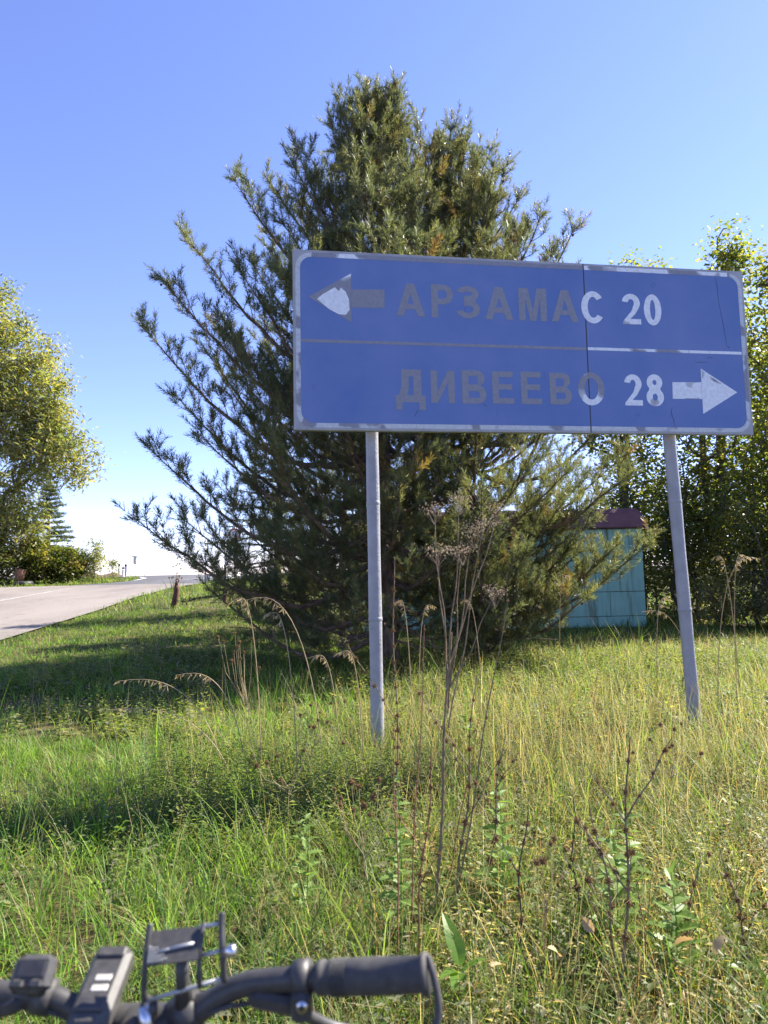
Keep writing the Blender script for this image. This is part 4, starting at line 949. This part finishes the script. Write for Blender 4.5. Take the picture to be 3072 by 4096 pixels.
def whorl_weed(bx, y, tx, tz, seed, label, m_='dry', n_side=2, thick=.0032):
    thick *= 1.35
    R_ = np.random.default_rng(seed); z0 = G(bx, y); root = thing('dead_weed', label, 'weed', (bx, y, z0), 0, gW); off = np.array([bx, y, z0])
    p0 = np.array([0, 0, -.05]); p1 = np.array([tx - bx, R_.uniform(-.08, .08), tz - z0]); P = polyline(p0, p1, 14, .02, R_)
    st = MB(); st.tube(P, np.linspace(thick * 1.3, thick * .5, 14), 5)
    nodes = []
    H = tz - z0; k = max(4, int(H / .10))
    for i in range(k):
        f = .32 + .66 * (i + R_.uniform(-.2, .2)) / k; nodes.append((np.array([np.interp(f, np.linspace(0, 1, 14), P[:, j]) for j in range(3)]), 1.1 - .6 * f))
    for s in range(n_side):
        f = R_.uniform(.35, .7); q = np.array([np.interp(f, np.linspace(0, 1, 14), P[:, j]) for j in range(3)])
        a = R_.uniform(-.6, .6) + (0 if s % 2 else math.pi); L = H * R_.uniform(.2, .42)
        e = q + np.array([math.cos(a) * .55, math.sin(a) * .55, .85]) * L; Q = polyline(q, e, 7, .01, R_); st.tube(Q, np.linspace(thick * .7, thick * .35, 7), 4)
        for f2 in np.arange(.3, 1.01, .085 / L): nodes.append((q + (e - q) * min(f2, 1), .6))
    st.build('stem', M[m_], root)
    for p, s in nodes:
        o = link('seed_whorl', me_whorl, None, root); o.location = p; s *= R_.uniform(.6, 1.15); o.scale = (s, s, s * .8); o.rotation_euler = R_.uniform(0, 6, 3)
WH = [(0.72, 2.3, .81, .84, 'tall dark stem with spiky seed whorls, the thickest standing clear on the dry side', 'dry', 3, .0036), (.77, 2.4, .70, .60, 'bent pale stem with spiky whorls beside the thickest whorled stem', 'dry', 1, .003),
      (.26, 3.0, .38, .96, 'branched whorled stem leaning away from the fluffy-topped weed', 'dry', 3, .003), (.08, 2.6, .16, .79, 'slim whorled stem next to the reddish dock stalks', 'redstem', 2, .0026),
      (.03, 3.6, .05, 1.49, 'very tall thin whorled stem rising along the left sign pole', 'dry', 1, .003), (.44, 2.6, .51, .56, 'short blackish whorled stem right of the fluffy-topped weed', 'black', 1, .0026),
      (.75, 2.9, .77, .46, 'short whorled stem behind the thickest whorled stem', 'black', 1, .0024), (1.26, 2.5, 1.17, .41, 'low leaning whorled stem at the right edge of the meadow', 'dry', 2, .0024),
      (.37, 3.0, .51, .69, 'slanting whorled stem growing between the two sign poles', 'dry', 2, .0026), (1.02, 2.6, 1.13, .33, 'low whorled stem with few heads on the dry side', 'dry', 1, .0022)]
for i, (bx, y, tx, tz, lb, m_, ns, th) in enumerate(WH): whorl_weed(bx, y, tx, tz, 100 + i, lb, m_, ns, th)
gBu = 'burr-headed weeds in the meadow'
def burr_weed(bx, y, tx, tz, seed, label, nh, spr):
    R_ = np.random.default_rng(seed); z0 = G(bx, y); root = thing('burr_weed', label, 'weed', (bx, y, z0), 0, gBu)
    p1 = np.array([tx - bx, 0, tz - z0]); fork = p1 * .62; st = MB(); st.tube(polyline(np.array([0, 0, -.05]), fork, 8, .015, R_), np.linspace(.003, .0022, 8), 5); E = []
    for i in range(nh):
        e = p1 + R_.normal(0, 1, 3) * np.array([spr, spr, spr * .8]); q = fork * R_.uniform(.75, 1.0); mid = (q + e) / 2 + np.array([(e[0] - q[0]) * .25, 0, -.01])
        st.tube([q, mid, e], [.0018, .0014, .0012], 4); E.append(e)
    st.build('stem', M['straw'], root)
    for e in E:
        o = link('seed_head', me_burr, None, root); o.location = e; s = R_.uniform(.75, 1.2); o.scale = (s, s, s); o.rotation_euler = R_.uniform(0, 6, 3)
for i, (bx, y, tx, tz, nh, spr, lb) in enumerate([(-.08, 2.9, -.13, .50, 11, .055, 'weed with a tight bunch of round brown burrs left of the fluffy-topped weed'), (-.94, 5.0, -1.06, .88, 12, .07, 'tall weed with pale round burrs under the drooping grass panicles'), (1.58, 4.0, 1.62, .40, 9, .09, 'low weed with dark round burrs near the foot of the right pole'),
                                                  (.77, 2.6, .80, .30, 6, .05, 'short weed with round burrs at the foot of the thickest whorled stem'), (-.58, 3.8, -.50, .46, 9, .11, 'weed with widely spread dark burrs in front of the left pole'), (-.57, 4.8, -.45, .50, 6, .08, 'small weed with dark burrs close before the left pole'), (.52, 2.5, .55, .42, 5, .05, 'thin weed with few burrs among the whorled stems')]):
    burr_weed(bx, y, tx, tz, 200 + i, lb, nh, spr)
gP = 'drooping grass panicles above the meadow'
def panicle(bx, y, tx, tz, seed, label):
    R_ = np.random.default_rng(seed); z0 = G(bx, y); root = thing('grass_stalk', label, 'grass stalk', (bx, y, z0), 0, gP)
    dx = tx - bx; H = tz - z0; t = np.linspace(0, 1, 16)
    sgn_ = 1 if dx > 0 else -1; hook = .10 * sgn_
    P = np.stack([dx * t ** 1.7 + hook * np.clip(t - .86, 0, 1) * 6 * .5, R_.uniform(-.1, .1) * t ** 2, -.05 + (H + .05) * np.sin(t * 1.75) / np.sin(1.571)], -1)
    st = MB(); st.tube(P, np.linspace(.0044, .0020, 16) * (y / 5) ** .5, 5); st.build('stem', M['straw'], root)
    sp = MB()
    for k in range(34):
        f = R_.uniform(.66, 1.0); q = np.array([np.interp(f, t, P[:, j]) for j in range(3)])
        d = nrm(np.array([sgn_ * R_.uniform(-.1, 1.2), R_.normal(0, .4), -R_.uniform(.2, 1)])); L = R_.uniform(.02, .075); e = q + d * L; s = nrm(np.cross(d, R_.normal(0, 1, 3))) * .0034
        m_ = q + d * L * .55; sp.add([q - s * .2, q + s * .2, m_ + s, e, m_ - s], [(0, 1, 2, 3, 4)])
    sp.build('panicle', M['straw'], root)
PAN = [(-.47, 5.0, -.99, 1.25, 'long arching grass stalk, highest of the clump left of the left pole'), (-.91, 5.0, -1.07, 1.25, 'upright straw stalk beside the long arching grass stalk'), (-.6, 4.6, -.78, 1.16, 'straight grass stalk in front of the arching clump'), (-.18, 5.0, -.30, .86, 'pale drooping panicle close to the left pole'),
       (-1.18, 5.0, -1.91, .68, 'grass stalk bowing far out over the shaded grass'), (-1.07, 4.8, -1.9, .51, 'lowest bowing grass stalk over the shaded grass'), (-1.07, 5.2, -1.52, .7, 'silvery bowing panicle below the burr weed'), (-.38, 5.4, -.55, .78, 'short grass stalk between the clump and the left pole'),
       (3.0, 6.0, 3.15, 1.51, 'tall dry stalk right of the right pole'), (3.07, 6.5, 3.49, 1.49, 'leaning dry stalk right of the right pole'), (3.1, 8.0, 3.25, 1.06, 'stalk with a thick seed tail before the garage corner'), (3.54, 8.0, 2.98, .92, 'stalk bending left before the garage corner'),
       (1.08, 8.0, .92, 1.08, 'drooping stalk in front of the second pine trunk'), (.21, 6.0, .12, 1.17, 'white-tasselled stalk just right of the left pole'), (2.24, 9.0, 2.39, 1.34, 'thin brown stalk in front of the garage panels'), (.31, 7.0, .45, 1.08, 'fine stalk between the left pole and the fluffy-topped weed'), (3.54, 7.0, 3.45, 1.52, 'hooked tall stalk near the right pole')]
for i, q in enumerate(PAN): panicle(*q[:4], 300 + i, q[4])
# fluffy-topped dead weed
R_ = np.random.default_rng(77)
root = thing('fluffy_weed', 'tall dead weed with pinkish fluffy seed tufts in front of the pines', 'weed', (0.17, 2.9, 0))
st = MB(); fork = np.array([.10, 0, 1.15]); st.tube(polyline(np.array([0, 0, -.05]), fork, 14, .012, R_), np.linspace(.0075, .0045, 14), 7)
heads = [(.32, 1.72), (.22, 1.69), (.37, 1.58), (.49, 1.68), (.33, 1.51), (.46, 1.33), (.23, 1.51), (.41, 1.61)]
for i, (hx, hz) in enumerate(heads):
    f = R_.uniform(.72, 1); q = fork * f + np.array([0, 0, -.02 * i]); e = np.array([hx - .17, R_.uniform(-.12, .12), hz - .02]); Q = polyline(q, e, 8, .015, R_, -.02); st.tube(Q, np.linspace(.0036, .0016, 8), 5)
    fl = MB(); c = e
    for k in range(150):
        p = c + R_.normal(0, 1, 3) * np.array([.034, .03, .015]) + np.array([0, 0, .01]); d = nrm(R_.normal(0, 1, 3) + np.array([0, 0, .4])) * R_.uniform(.005, .012); s = nrm(np.cross(d, R_.normal(0, 1, 3))) * .0021
        fl.add([p - s, p + s, p + d], [(0, 1, 2)])
    for k in range(9):
        p = c + R_.normal(0, 1, 3) * np.array([.035, .03, .013]); fl.tube([e - np.array([0, 0, .06]), p], [.0011, .0007], 3, False)
    fl.build('seed_tuft', M['fluff'], root)['kind'] = 'stuff'
st.build('stem', M['dry'], root)
root2 = thing('dead_weed', 'long dark dead stalk slanting across the fluffy-topped weed', 'weed', (0.27, 3.1, 0))
st = MB(); Q = polyline(np.array([0, 0, -.05]), np.array([.28, 0, 1.28]), 12, .012, R_); st.tube(Q, np.linspace(.0045, .002, 12), 6); st.build('stem', M['dry'], root2)
for f in (.45, .6, .75, .9, 1.0):
    o = link('seed_head', me_bud, None, root2); o.location = np.array([.28 * f, 0, 1.28 * f - .01]); o.scale = (1.4,) * 3
# red stalks
for i, (bx, y, tx, tz, lb) in enumerate([(.06, 2.7, .15, 1.2, 'tall reddish dock stalk rising toward the sign between weed stems'), (.02, 2.6, .02, .84, 'upright reddish dock stalk beside the handlebar grip end'), (.85, 2.4, .83, .32, 'short reddish dock stalk near the thickest whorled stem'), (.24, 3.2, .42, .75, 'slanting reddish dock stalk behind the fluffy-topped weed')]):
    R_ = np.random.default_rng(400 + i); root = thing('dock_stalk', lb, 'weed', (bx, y, 0), 0, 'reddish dock stalks'); p1 = np.array([tx - bx, 0, tz])
    st = MB(); P = polyline(np.array([0, 0, -.05]), p1, 10, .01, R_); st.tube(P, np.linspace(.0034, .0014, 10), 5); st.build('stem', M['redstem'], root)
    for k in range(int(9 * tz) + 3):
        f = R_.uniform(.35, 1); o = link('seed_head', me_bud, None, root); o.location = p1 * f + R_.normal(0, .006, 3); s = R_.uniform(.6, 1.3); o.scale = (s, s, s)
# broad and lobed leaves of single green plants
def blade_leaf(L, Wd, curl, nseg=7, serr=0.0):
    t = np.linspace(0, 1, nseg * 2); wv = Wd * np.sin(np.pi * t ** .8) ** .8 * (1 + serr * np.where(np.arange(len(t)) % 2, .28, -.28)); wv[-1] = 0
    V = np.concatenate([np.stack([t * L, -wv / 2, -curl * t ** 2 + .15 * wv], -1), np.stack([t * L, 0 * t, -curl * t ** 2], -1), np.stack([t * L, wv / 2, -curl * t ** 2 + .15 * wv], -1)]); n_ = len(t); F = []
    for i in range(n_ - 1): F += [(i, n_ + i, n_ + i + 1, i + 1), (n_ + i, 2 * n_ + i, 2 * n_ + i + 1, n_ + i + 1)]
    me = bpy.data.meshes.new('leaf'); me.from_pydata(V.tolist(), [], F); me.update(); return me
M['dockleaf'] = foliage('dock_leaf', .6, .4, .5, fixed=(0.15, 0.27, 0.045), tint=(1.6, 1.6, .5))
M['herbleaf'] = foliage('herb_leaf', .45, .5, .4, fixed=(0.17, 0.26, 0.06), tint=(1.4, 1.45, .6))
M['paleherb'] = foliage('pale_herb_leaf', .4, .6, .3, fixed=(0.28, 0.33, 0.18), tint=(1.3, 1.3, .7))
M['deadleaf'] = foliage('fallen_leaf', .35, .6, .2, fixed=(0.48, 0.36, 0.20), tint=(1.2, 1.0, .6))
def leafy(name, label, cat, x, y, leaves, me, h_stem=0.0, group=None, seed=1, m_='herbleaf', zoff=0.0):
    R_ = np.random.default_rng(seed); root = thing(name, label, cat, (x, y, G(x, y) + zoff), 0, group)
    if h_stem: st = MB(); st.tube([(0, 0, -.04), (.01, 0, h_stem * .5), (0, 0, h_stem)], [.003, .0025, .0012], 5); st.build('stem', M[m_], root)
    for (az, el, hz, s) in leaves:
        o = link('leaf', me, M[m_], root); o.location = (0, 0, hz); o.rotation_euler = (R_.uniform(-.3, .3), -el, az); o.scale = (s, s, s)
ml = blade_leaf(.155, .06, .06, 7, .12); leafy('dock_plant', 'dock plant with one broad upright green leaf', 'plant', .22, 2.35, [(2.2, 1.25, .02, 1.0), (0.3, .7, .0, .6), (-2.4, .6, 0, .7), (4.4, .5, 0, .8)], ml, 0, None, 3, 'dockleaf', .10)
ms = blade_leaf(.09, .035, .02, 7, 1.0); mp = blade_leaf(.11, .05, .02, 7, 1.0)
def herb(x, y, h, label, seed, m_='herbleaf', me=None, grp='leafy herbs in the meadow', n_=None):
    R_ = np.random.default_rng(seed); n_ = n_ or int(h / .03) * 2; L = []
    for i in range(n_): f = (i // 2 + 1) / (n_ / 2 + 1); L.append(((i % 2) * math.pi + (i // 2) * 1.4, R_.uniform(.1, .6), h * f, (1.15 - .65 * f) * R_.uniform(.8, 1.2)))
    L.append((0, 1.3, h * .97, .5)); leafy('leafy_herb', label, 'plant', x, y, L, me or ms, h, grp, seed, m_)
herb(.03, 2.75, .62, 'upright green herb with serrated leaves behind the handlebar grip end', 1)
herb(-.36, 3.0, .40, 'green herb with narrow serrated leaves left of the burr bunch', 2)
herb(.86, 2.75, .40, 'bright lobed herb right of the thickest whorled stem', 3, 'herbleaf', mp)
herb(.98, 2.5, .34, 'second lobed herb low on the dry side', 4, 'herbleaf', mp)
herb(.48, 3.1, .45, 'herb with lobed leaves behind the black whorled stem', 5, 'herbleaf', mp)
herb(-.62, 5.3, .52, 'pale silvery herb spike left of the left pole', 6, 'paleherb', ms)
herb(1.75, 6.2, .46, 'bright yellow-green herb between the two sign poles', 7, 'herbleaf', mp)
herb(2.95, 6.0, .42, 'yellow-green herb right beside the foot of the right pole', 8, 'herbleaf', mp)
herb(.62, 5.6, .44, 'broad pale herb right of the left pole', 9, 'paleherb', mp)
herb(1.0, 3.0, .38, 'pale lobed herb behind the whorled stems', 10, 'paleherb', mp)
herb(-1.6, 4.6, .32, 'herb with small leaves at the edge of the tree shadow', 11, 'paleherb', ms)
mf = blade_leaf(.085, .055, .03, 6, .5)
for i, (x, y, z, lb) in enumerate([(.52, 2.25, .20, 'pale fallen leaf lying in the grass near the bottom of the meadow'), (.66, 2.35, .22, 'large cream fallen leaf caught in the dry grass'), (.9, 2.3, .2, 'yellow fallen leaf by the low lobed herb'), (1.02, 2.28, .18, 'orange-brown fallen leaf in the corner of dry grass'), (.30, 2.2, .2, 'small curled fallen leaf near the broad dock leaf')]):
    o = link('fallen_leaf', mf, M['deadleaf']); o.location = (x, y, z); o.rotation_euler = (random.uniform(-1.2, 1.2), random.uniform(-1.2, .2), random.uniform(0, 6)); o.scale = (.75, .65, .75); tag(o, lb, 'leaf', 'fallen leaves in the grass')
# flowering weed by the crooked post
root = thing('seeding_weed', 'wispy weed with pale seed heads beside the crooked rusty post', 'weed', at_g(-6.5, 21.2)); st = MB(); R_ = np.random.default_rng(9)
for k in range(14):
    e = np.array([R_.normal(.1, .22), R_.normal(0, .15), R_.uniform(.8, 1.45)]); q = np.array([e[0] * .3, 0, e[2] * .45]); st.tube([(0, 0, -.05), tuple(q), tuple(e)], [.008, .006, .004], 4)
    o = link('seed_head', me_burr, None, root); o.location = e; o.scale = (2.2,) * 3
st.build('stem', M['straw'], root)

# ================================================================== BICYCLE
M['bar'] = noisy('matt_black_metal', [(0.3, (0.030, 0.029, 0.029)), (0.62, (0.050, 0.048, 0.046)), (0.8, (0.10, 0.09, 0.08))], 90, 0.5, 0, 0.1, 200, 0.001)
M['rubber'] = noisy('black_rubber', [(0.3, (0.036, 0.035, 0.034)), (0.62, (0.058, 0.056, 0.053)), (0.8, (0.11, 0.10, 0.09))], 110, 0.75, 0, 0.3, 300, 0.001)
M['plastic'] = noisy('dark_grey_plastic', [(0.3, (0.035, 0.034, 0.033)), (0.6, (0.06, 0.057, 0.053)), (0.8, (0.12, 0.11, 0.095))], 120, 0.55, 0, 0.2, 200, 0.001)
M['chrome'] = noisy('polished_steel', [(0.3, (0.55, 0.56, 0.58)), (0.7, (0.7, 0.7, 0.72))], 20, 0.3, 1.0)
M['window'] = noisy('frosted_indicator', [(0.3, (0.45, 0.42, 0.36)), (0.7, (0.55, 0.52, 0.46))], 60, 0.4)
BX, BY = -0.257, 0.733
bike = thing('bicycle', 'black bicycle whose handlebar with light and phone holder shows at the bottom', 'bicycle', (BX, BY, 0))
W0 = np.array([BX, BY, 0])
def bw(*p): return np.array(p) - W0
def spl(pts, n_=8):
    P = np.array(pts, float); out = []
    Q = np.concatenate([[2 * P[0] - P[1]], P, [2 * P[-1] - P[-2]]])
    for i in range(1, len(Q) - 2):
        for t in np.linspace(0, 1, n_, endpoint=False):
            a, b_, c, d = Q[i - 1:i + 3]; out.append(.5 * (2 * b_ + (c - a) * t + (2 * a - 5 * b_ + 4 * c - d) * t * t + (3 * b_ - a - 3 * c + d) * t ** 3))
    out.append(P[-1]); return np.array(out)
right = [(.031, .698, 1.014), (-.076, .719, 1.001), (-.135, .729, .993), (-.165, .732, .984), (-.200, .734, .964), (-.222, .7335, .956), (-.257, .733, .955)]
left = [(-.290, .733, .956), (-.314, .733, .964), (-.345, .732, .980), (-.375, .730, .985), (-.438, .722, .993), (-.545, .701, 1.006)]
P = spl([bw(*q) for q in right + left]); rr_ = np.full(len(P), .0112); dcen = np.abs(P[:, 0]); rr_ = .0112 + .0045 * np.clip((.075 - dcen) / .03, 0, 1)
mb = MB(); mb.tube(P, rr_, 16); mb.build('handlebar', M['bar'], bike, True)
def tube_part(name, pts, r, m_, parent=bike, n_=12, smooth=True): mb = MB(); mb.tube(pts, r, n_); return mb.build(name, M[m_], parent, smooth)
for (a, b_) in ((bw(.034, .6975, 1.0144), bw(-.076, .719, 1.001)), (bw(-.548, .7005, 1.0064), bw(-.438, .722, .993))):
    t = np.array([0, .03, .035, .06, .065, .5, .86, .865, .93, .935, .97, 1.0]); r = np.array([.0175, .0188, .0188, .0172, .0158, .0165, .0158, .0150, .0150, .0158, .0158, .014])
    gr = tube_part('grip', a + (b_ - a) * t[:, None], r, 'rubber', bike, 20)
    for k in range(9):
        f = .72 + .016 * k; mb = MB(); mb.tube([a + (b_ - a) * f, a + (b_ - a) * (f + .007)], .0166, 20, True); mb.build('grip_ridge', M['rubber'], gr, True)
# brake clamp, lever body, lever, bolt
for sx in (1, -1):
    def mir(p): return np.array([p[0] if sx > 0 else -p[0], p[1], p[2]])
    tube_part('clamp', [mir(bw(-.083, .7205, 1.0005)), mir(bw(-.098, .723, .998))], .0172, 'bar')
    mb = MB(); mb.box(mir(bw(-.0905, .712, .981)), (.020, .022, .028), None, .004); lb = mb.build('lever_body', M['bar'], bike)
    mb = MB(); mb.box(mir(bw(-.118, .728, .977)), (.055, .026, .018), Matrix.Rotation(.2 * sx, 3, 'Y'), .005); mb.build('lever_mount', M['bar'], lb)
    tube_part('bolt', [mir(bw(-.089, .7005, .986)), mir(bw(-.089, .697, .986))], .0055, 'chrome', lb)
    tube_part('bolt_socket', [mir(bw(-.089, .6975, .986)), mir(bw(-.089, .6966, .986))], .0028, 'black', lb)
    tube_part('brake_lever', spl([mir(q) for q in (bw(-.10, .735, .962), bw(-.06, .765, .925), bw(.0, .768, .915), bw(.035, .764, .918))]), .006, 'bar')
    tube_part('bar_end_loop', spl([mir(q) for q in (bw(.033, .699, 1.030), bw(.038, .690, 1.018), bw(.0415, .681, .999), bw(.040, .676, .986), bw(.031, .671, .972), bw(.012, .672, .962))]), np.full(41, .0036), 'rubber')
    tube_part('cable', spl([mir(q) for q in (bw(-.14, .726, .975), bw(-.175, .722, .971), bw(-.205, .735, .945), bw(-.235, .77, .88))]), .0024, 'rubber', bike, 8)
# display unit on the left riser
def frame_rot(a): return Matrix.Rotation(rad(a), 3, 'X')
c = bw(-.355, .712, 1.014)
mb = MB(); mb.box(c, (.040, .016, .032), frame_rot(-38), .005); dsp = mb.build('display_unit', M['plastic'], bike)
nrm_v = np.array(frame_rot(-38) @ Vector((0, -1, 0))); up_v = np.array(frame_rot(-38) @ Vector((0, 0, 1)))
for dx in (-.010, .008): mb = MB(); mb.box(c + nrm_v * .009 - up_v * .0095 + np.array([dx, 0, 0]), (.013, .004, .008), frame_rot(-38), .002); mb.build('button', M['plastic'], dsp)
mb = MB(); mb.box(c + nrm_v * .0084 + up_v * .003, (.026, .0012, .014), frame_rot(-38), .0005); mb.build('screen', M['bar'], dsp)
tube_part('display_clamp', [bw(-.345, .732, .980), bw(-.362, .731, .9835)], .0165, 'plastic')
mb = MB(); mb.box(bw(-.355, .722, .997), (.018, .02, .018), frame_rot(-38), .003); mb.build('display_arm', M['plastic'], bike)
# headlight
c = bw(-.296, .731, .985); A_ = 22
mb = MB(); mb.box(c, (.040, .088, .024), frame_rot(A_), .006); hl = mb.build('headlight', M['plastic'], bike)
u = np.array(frame_rot(A_) @ Vector((0, 0, 1))); fwd = np.array(frame_rot(A_) @ Vector((0, 1, 0)))
for k, q in enumerate((.006, -.005)): mb = MB(); mb.box(c + u * .0121 + fwd * q + np.array([.002, 0, 0]), (.016, .0065, .001), frame_rot(A_), .0004); mb.build('indicator_window', M['window'], hl)
mb = MB(); mb.box(c + u * .0128 - fwd * .022, (.030, .014, .004), frame_rot(A_), .0015); mb.build('switch', M['bar'], hl)
mb = MB(); mb.box(c + u * .0128 + fwd * .034, (.03, .012, .004), frame_rot(A_), .0015); mb.build('front_hood', M['plastic'], hl)
mb = MB(); mb.box(c - u * .002 - fwd * .046, (.036, .008, .019), frame_rot(A_), .003); mb.build('rear_cap', M['bar'], hl)
mb = MB(); mb.box(bw(-.292, .727, .974), (.026, .034, .022), None, .004); mb.build('headlight_clamp', M['plastic'], bike)
# phone holder cage
ph = MB(); a0, a1, a2, a3 = bw(-.244, .7085, 1.0215), bw(-.193, .7075, 1.0265), bw(-.197, .7365, 1.044), bw(-.249, .7365, 1.040)
nv = nrm(np.cross(a1 - a0, a3 - a0)) * .0022; V = [a0, a1, a2, a3, a0 - nv, a1 - nv, a2 - nv, a3 - nv]
ph.add(V, [(0, 1, 2, 3), (7, 6, 5, 4), (0, 4, 5, 1), (1, 5, 6, 2), (2, 6, 7, 3), (3, 7, 4, 0)]); plate = ph.build('phone_plate', M['plastic'], bike)
nn = nv / .0022
for k in range(9):
    for j in range(k % 2 + 5 - k // 2 if k < 9 else 0):
        p = a0 + (a1 - a0) * (.06 + .065 * j) + (a3 - a0) * (.08 + .055 * k) + nn * .0003
        mb = MB(); mb.box(p, (.0020, .0020, .0008)); mb.build('grip_dot', M['steel'], plate)
tube_part('logo_stroke', [a0 + (a1 - a0) * .22 + (a3 - a0) * .34 + nn * .0006, a0 + (a1 - a0) * .5 + (a3 - a0) * .40 + nn * .0006], .0012, 'steel', plate, 6)
tube_part('logo_stroke', [a0 + (a1 - a0) * .45 + (a3 - a0) * .40 + nn * .0006, a0 + (a1 - a0) * .92 + (a3 - a0) * .47 + nn * .0006], .0016, 'steel', plate, 6)
tube_part('holder_arm', spl([bw(-.2475, .733, 1.049), bw(-.2475, .725, 1.035), bw(-.247, .716, 1.010), bw(-.2465, .715, .990), bw(-.243, .722, .982)]), .0032, 'bar', bike, 8)
tube_part('holder_arm', spl([bw(-.193, .735, 1.047), bw(-.193, .722, 1.035), bw(-.192, .712, 1.015), bw(-.191, .712, .998)]), .0026, 'bar', bike, 8)
tube_part('holder_arm', spl([bw(-.1745, .734, 1.058), bw(-.174, .730, 1.048), bw(-.1715, .722, 1.033), bw(-.170, .720, 1.018), bw(-.1685, .720, .999)]), .0034, 'bar', bike, 8)
for (p, q) in ((bw(-.197, .734, 1.044), bw(-.174, .731, 1.049)), (bw(-.194, .722, 1.022), bw(-.171, .721, 1.028)), (bw(-.246, .716, .984), bw(-.1685, .720, 1.002))): tube_part('cross_rod', [p, q], .0021, 'steel', bike, 8)
tube_part('thumb_knob', [bw(-.170, .719, 1.027), bw(-.166, .7185, 1.0275), bw(-.1645, .718, 1.028), bw(-.158, .717, 1.0295), bw(-.1565, .717, 1.0298)], [.004, .004, .0062, .0062, .005], 'chrome', bike, 12)
tube_part('holder_column', [bw(-.211, .720, 1.024), bw(-.211, .722, 1.0), bw(-.211, .729, .972)], [.007, .007, .010], 'bar')
tube_part('holder_clamp', [bw(-.198, .7335, .966), bw(-.222, .7335, .957)], .0185, 'bar')
tube_part('clamp_bolt', [bw(-.247, .712, .982), bw(-.242, .709, .968), bw(-.243, .712, .955)], [.006, .007, .007], 'chrome', bike, 10)
tube_part('clamp_screw', [bw(-.250, .714, .978), bw(-.234, .716, .977)], .007, 'bar', bike, 10)
# stem, head tube, fork, wheels and frame (below the picture)
tube_part('stem', [bw(-.257, .733, .955), bw(-.257, .690, .945), bw(-.257, .655, .935)], [.019, .017, .019], 'bar')
H0, H1 = bw(-.257, .640, .965), bw(-.257, .715, .745)
tube_part('head_tube', [H0, H1], .022, 'bar')
AX = bw(-.257, .86, .345); RXL = bw(-.257, -.22, .345); BB = bw(-.257, .20, .29); ST = bw(-.257, .05, .78)
for s in (-1, 1):
    o_ = np.array([.055 * s, 0, 0]); tube_part('fork_leg', spl([H1 + np.array([.02 * s, 0, 0]), H1 + o_ + np.array([0, .012, -.03]), AX + o_]), .014, 'bar')
    tube_part('chain_stay', [BB + o_ * .4, RXL + o_], .010, 'bar'); tube_part('seat_stay', [ST + o_ * .3, RXL + o_], .008, 'bar')
tube_part('top_tube', [H0 + (H1 - H0) * .25, ST], .017, 'bar'); tube_part('down_tube', [H1 + (H0 - H1) * .1, BB], .02, 'bar'); tube_part('seat_tube', [BB, ST + (ST - BB) * .22], .016, 'bar')
mb = MB(); mb.box(ST + (ST - BB) * .22 + np.array([0, .02, .03]), (.14, .26, .05), None, .02); mb.build('saddle', M['rubber'], bike)
for ax in (AX, RXL):
    a = np.arange(41) * 2 * math.pi / 40; circ = np.stack([0 * a, np.cos(a), np.sin(a)], -1)
    wh = tube_part('wheel_rim', ax + circ * .305, .010, 'bar', bike, 8); mb = MB(); mb.tube(ax + circ * .325, .024, 10, False); mb.build('tyre', M['rubber'], wh, True)
    tube_part('hub', [ax - np.array([.055, 0, 0]), ax + np.array([.055, 0, 0])], .02, 'steel', wh)
    sp = MB()
    for k in range(28): q = 2 * math.pi * k / 28; sp.tube([ax + np.array([.02 * (-1) ** k, .018 * math.cos(q + .6), .018 * math.sin(q + .6)]), ax + np.array([0, .3 * math.cos(q), .3 * math.sin(q)])], .001, 3, False)
    sp.build('spokes', M['steel'], wh)
for s in (-1, 1):
    tube_part('crank', [BB + np.array([.06 * s, 0, 0]), BB + np.array([.075 * s, .16 * s, -.05])], .010, 'bar'); mb = MB(); mb.box(BB + np.array([.12 * s, .16 * s, -.05]), (.09, .08, .02), None, .005); mb.build('pedal', M['plastic'], bike)
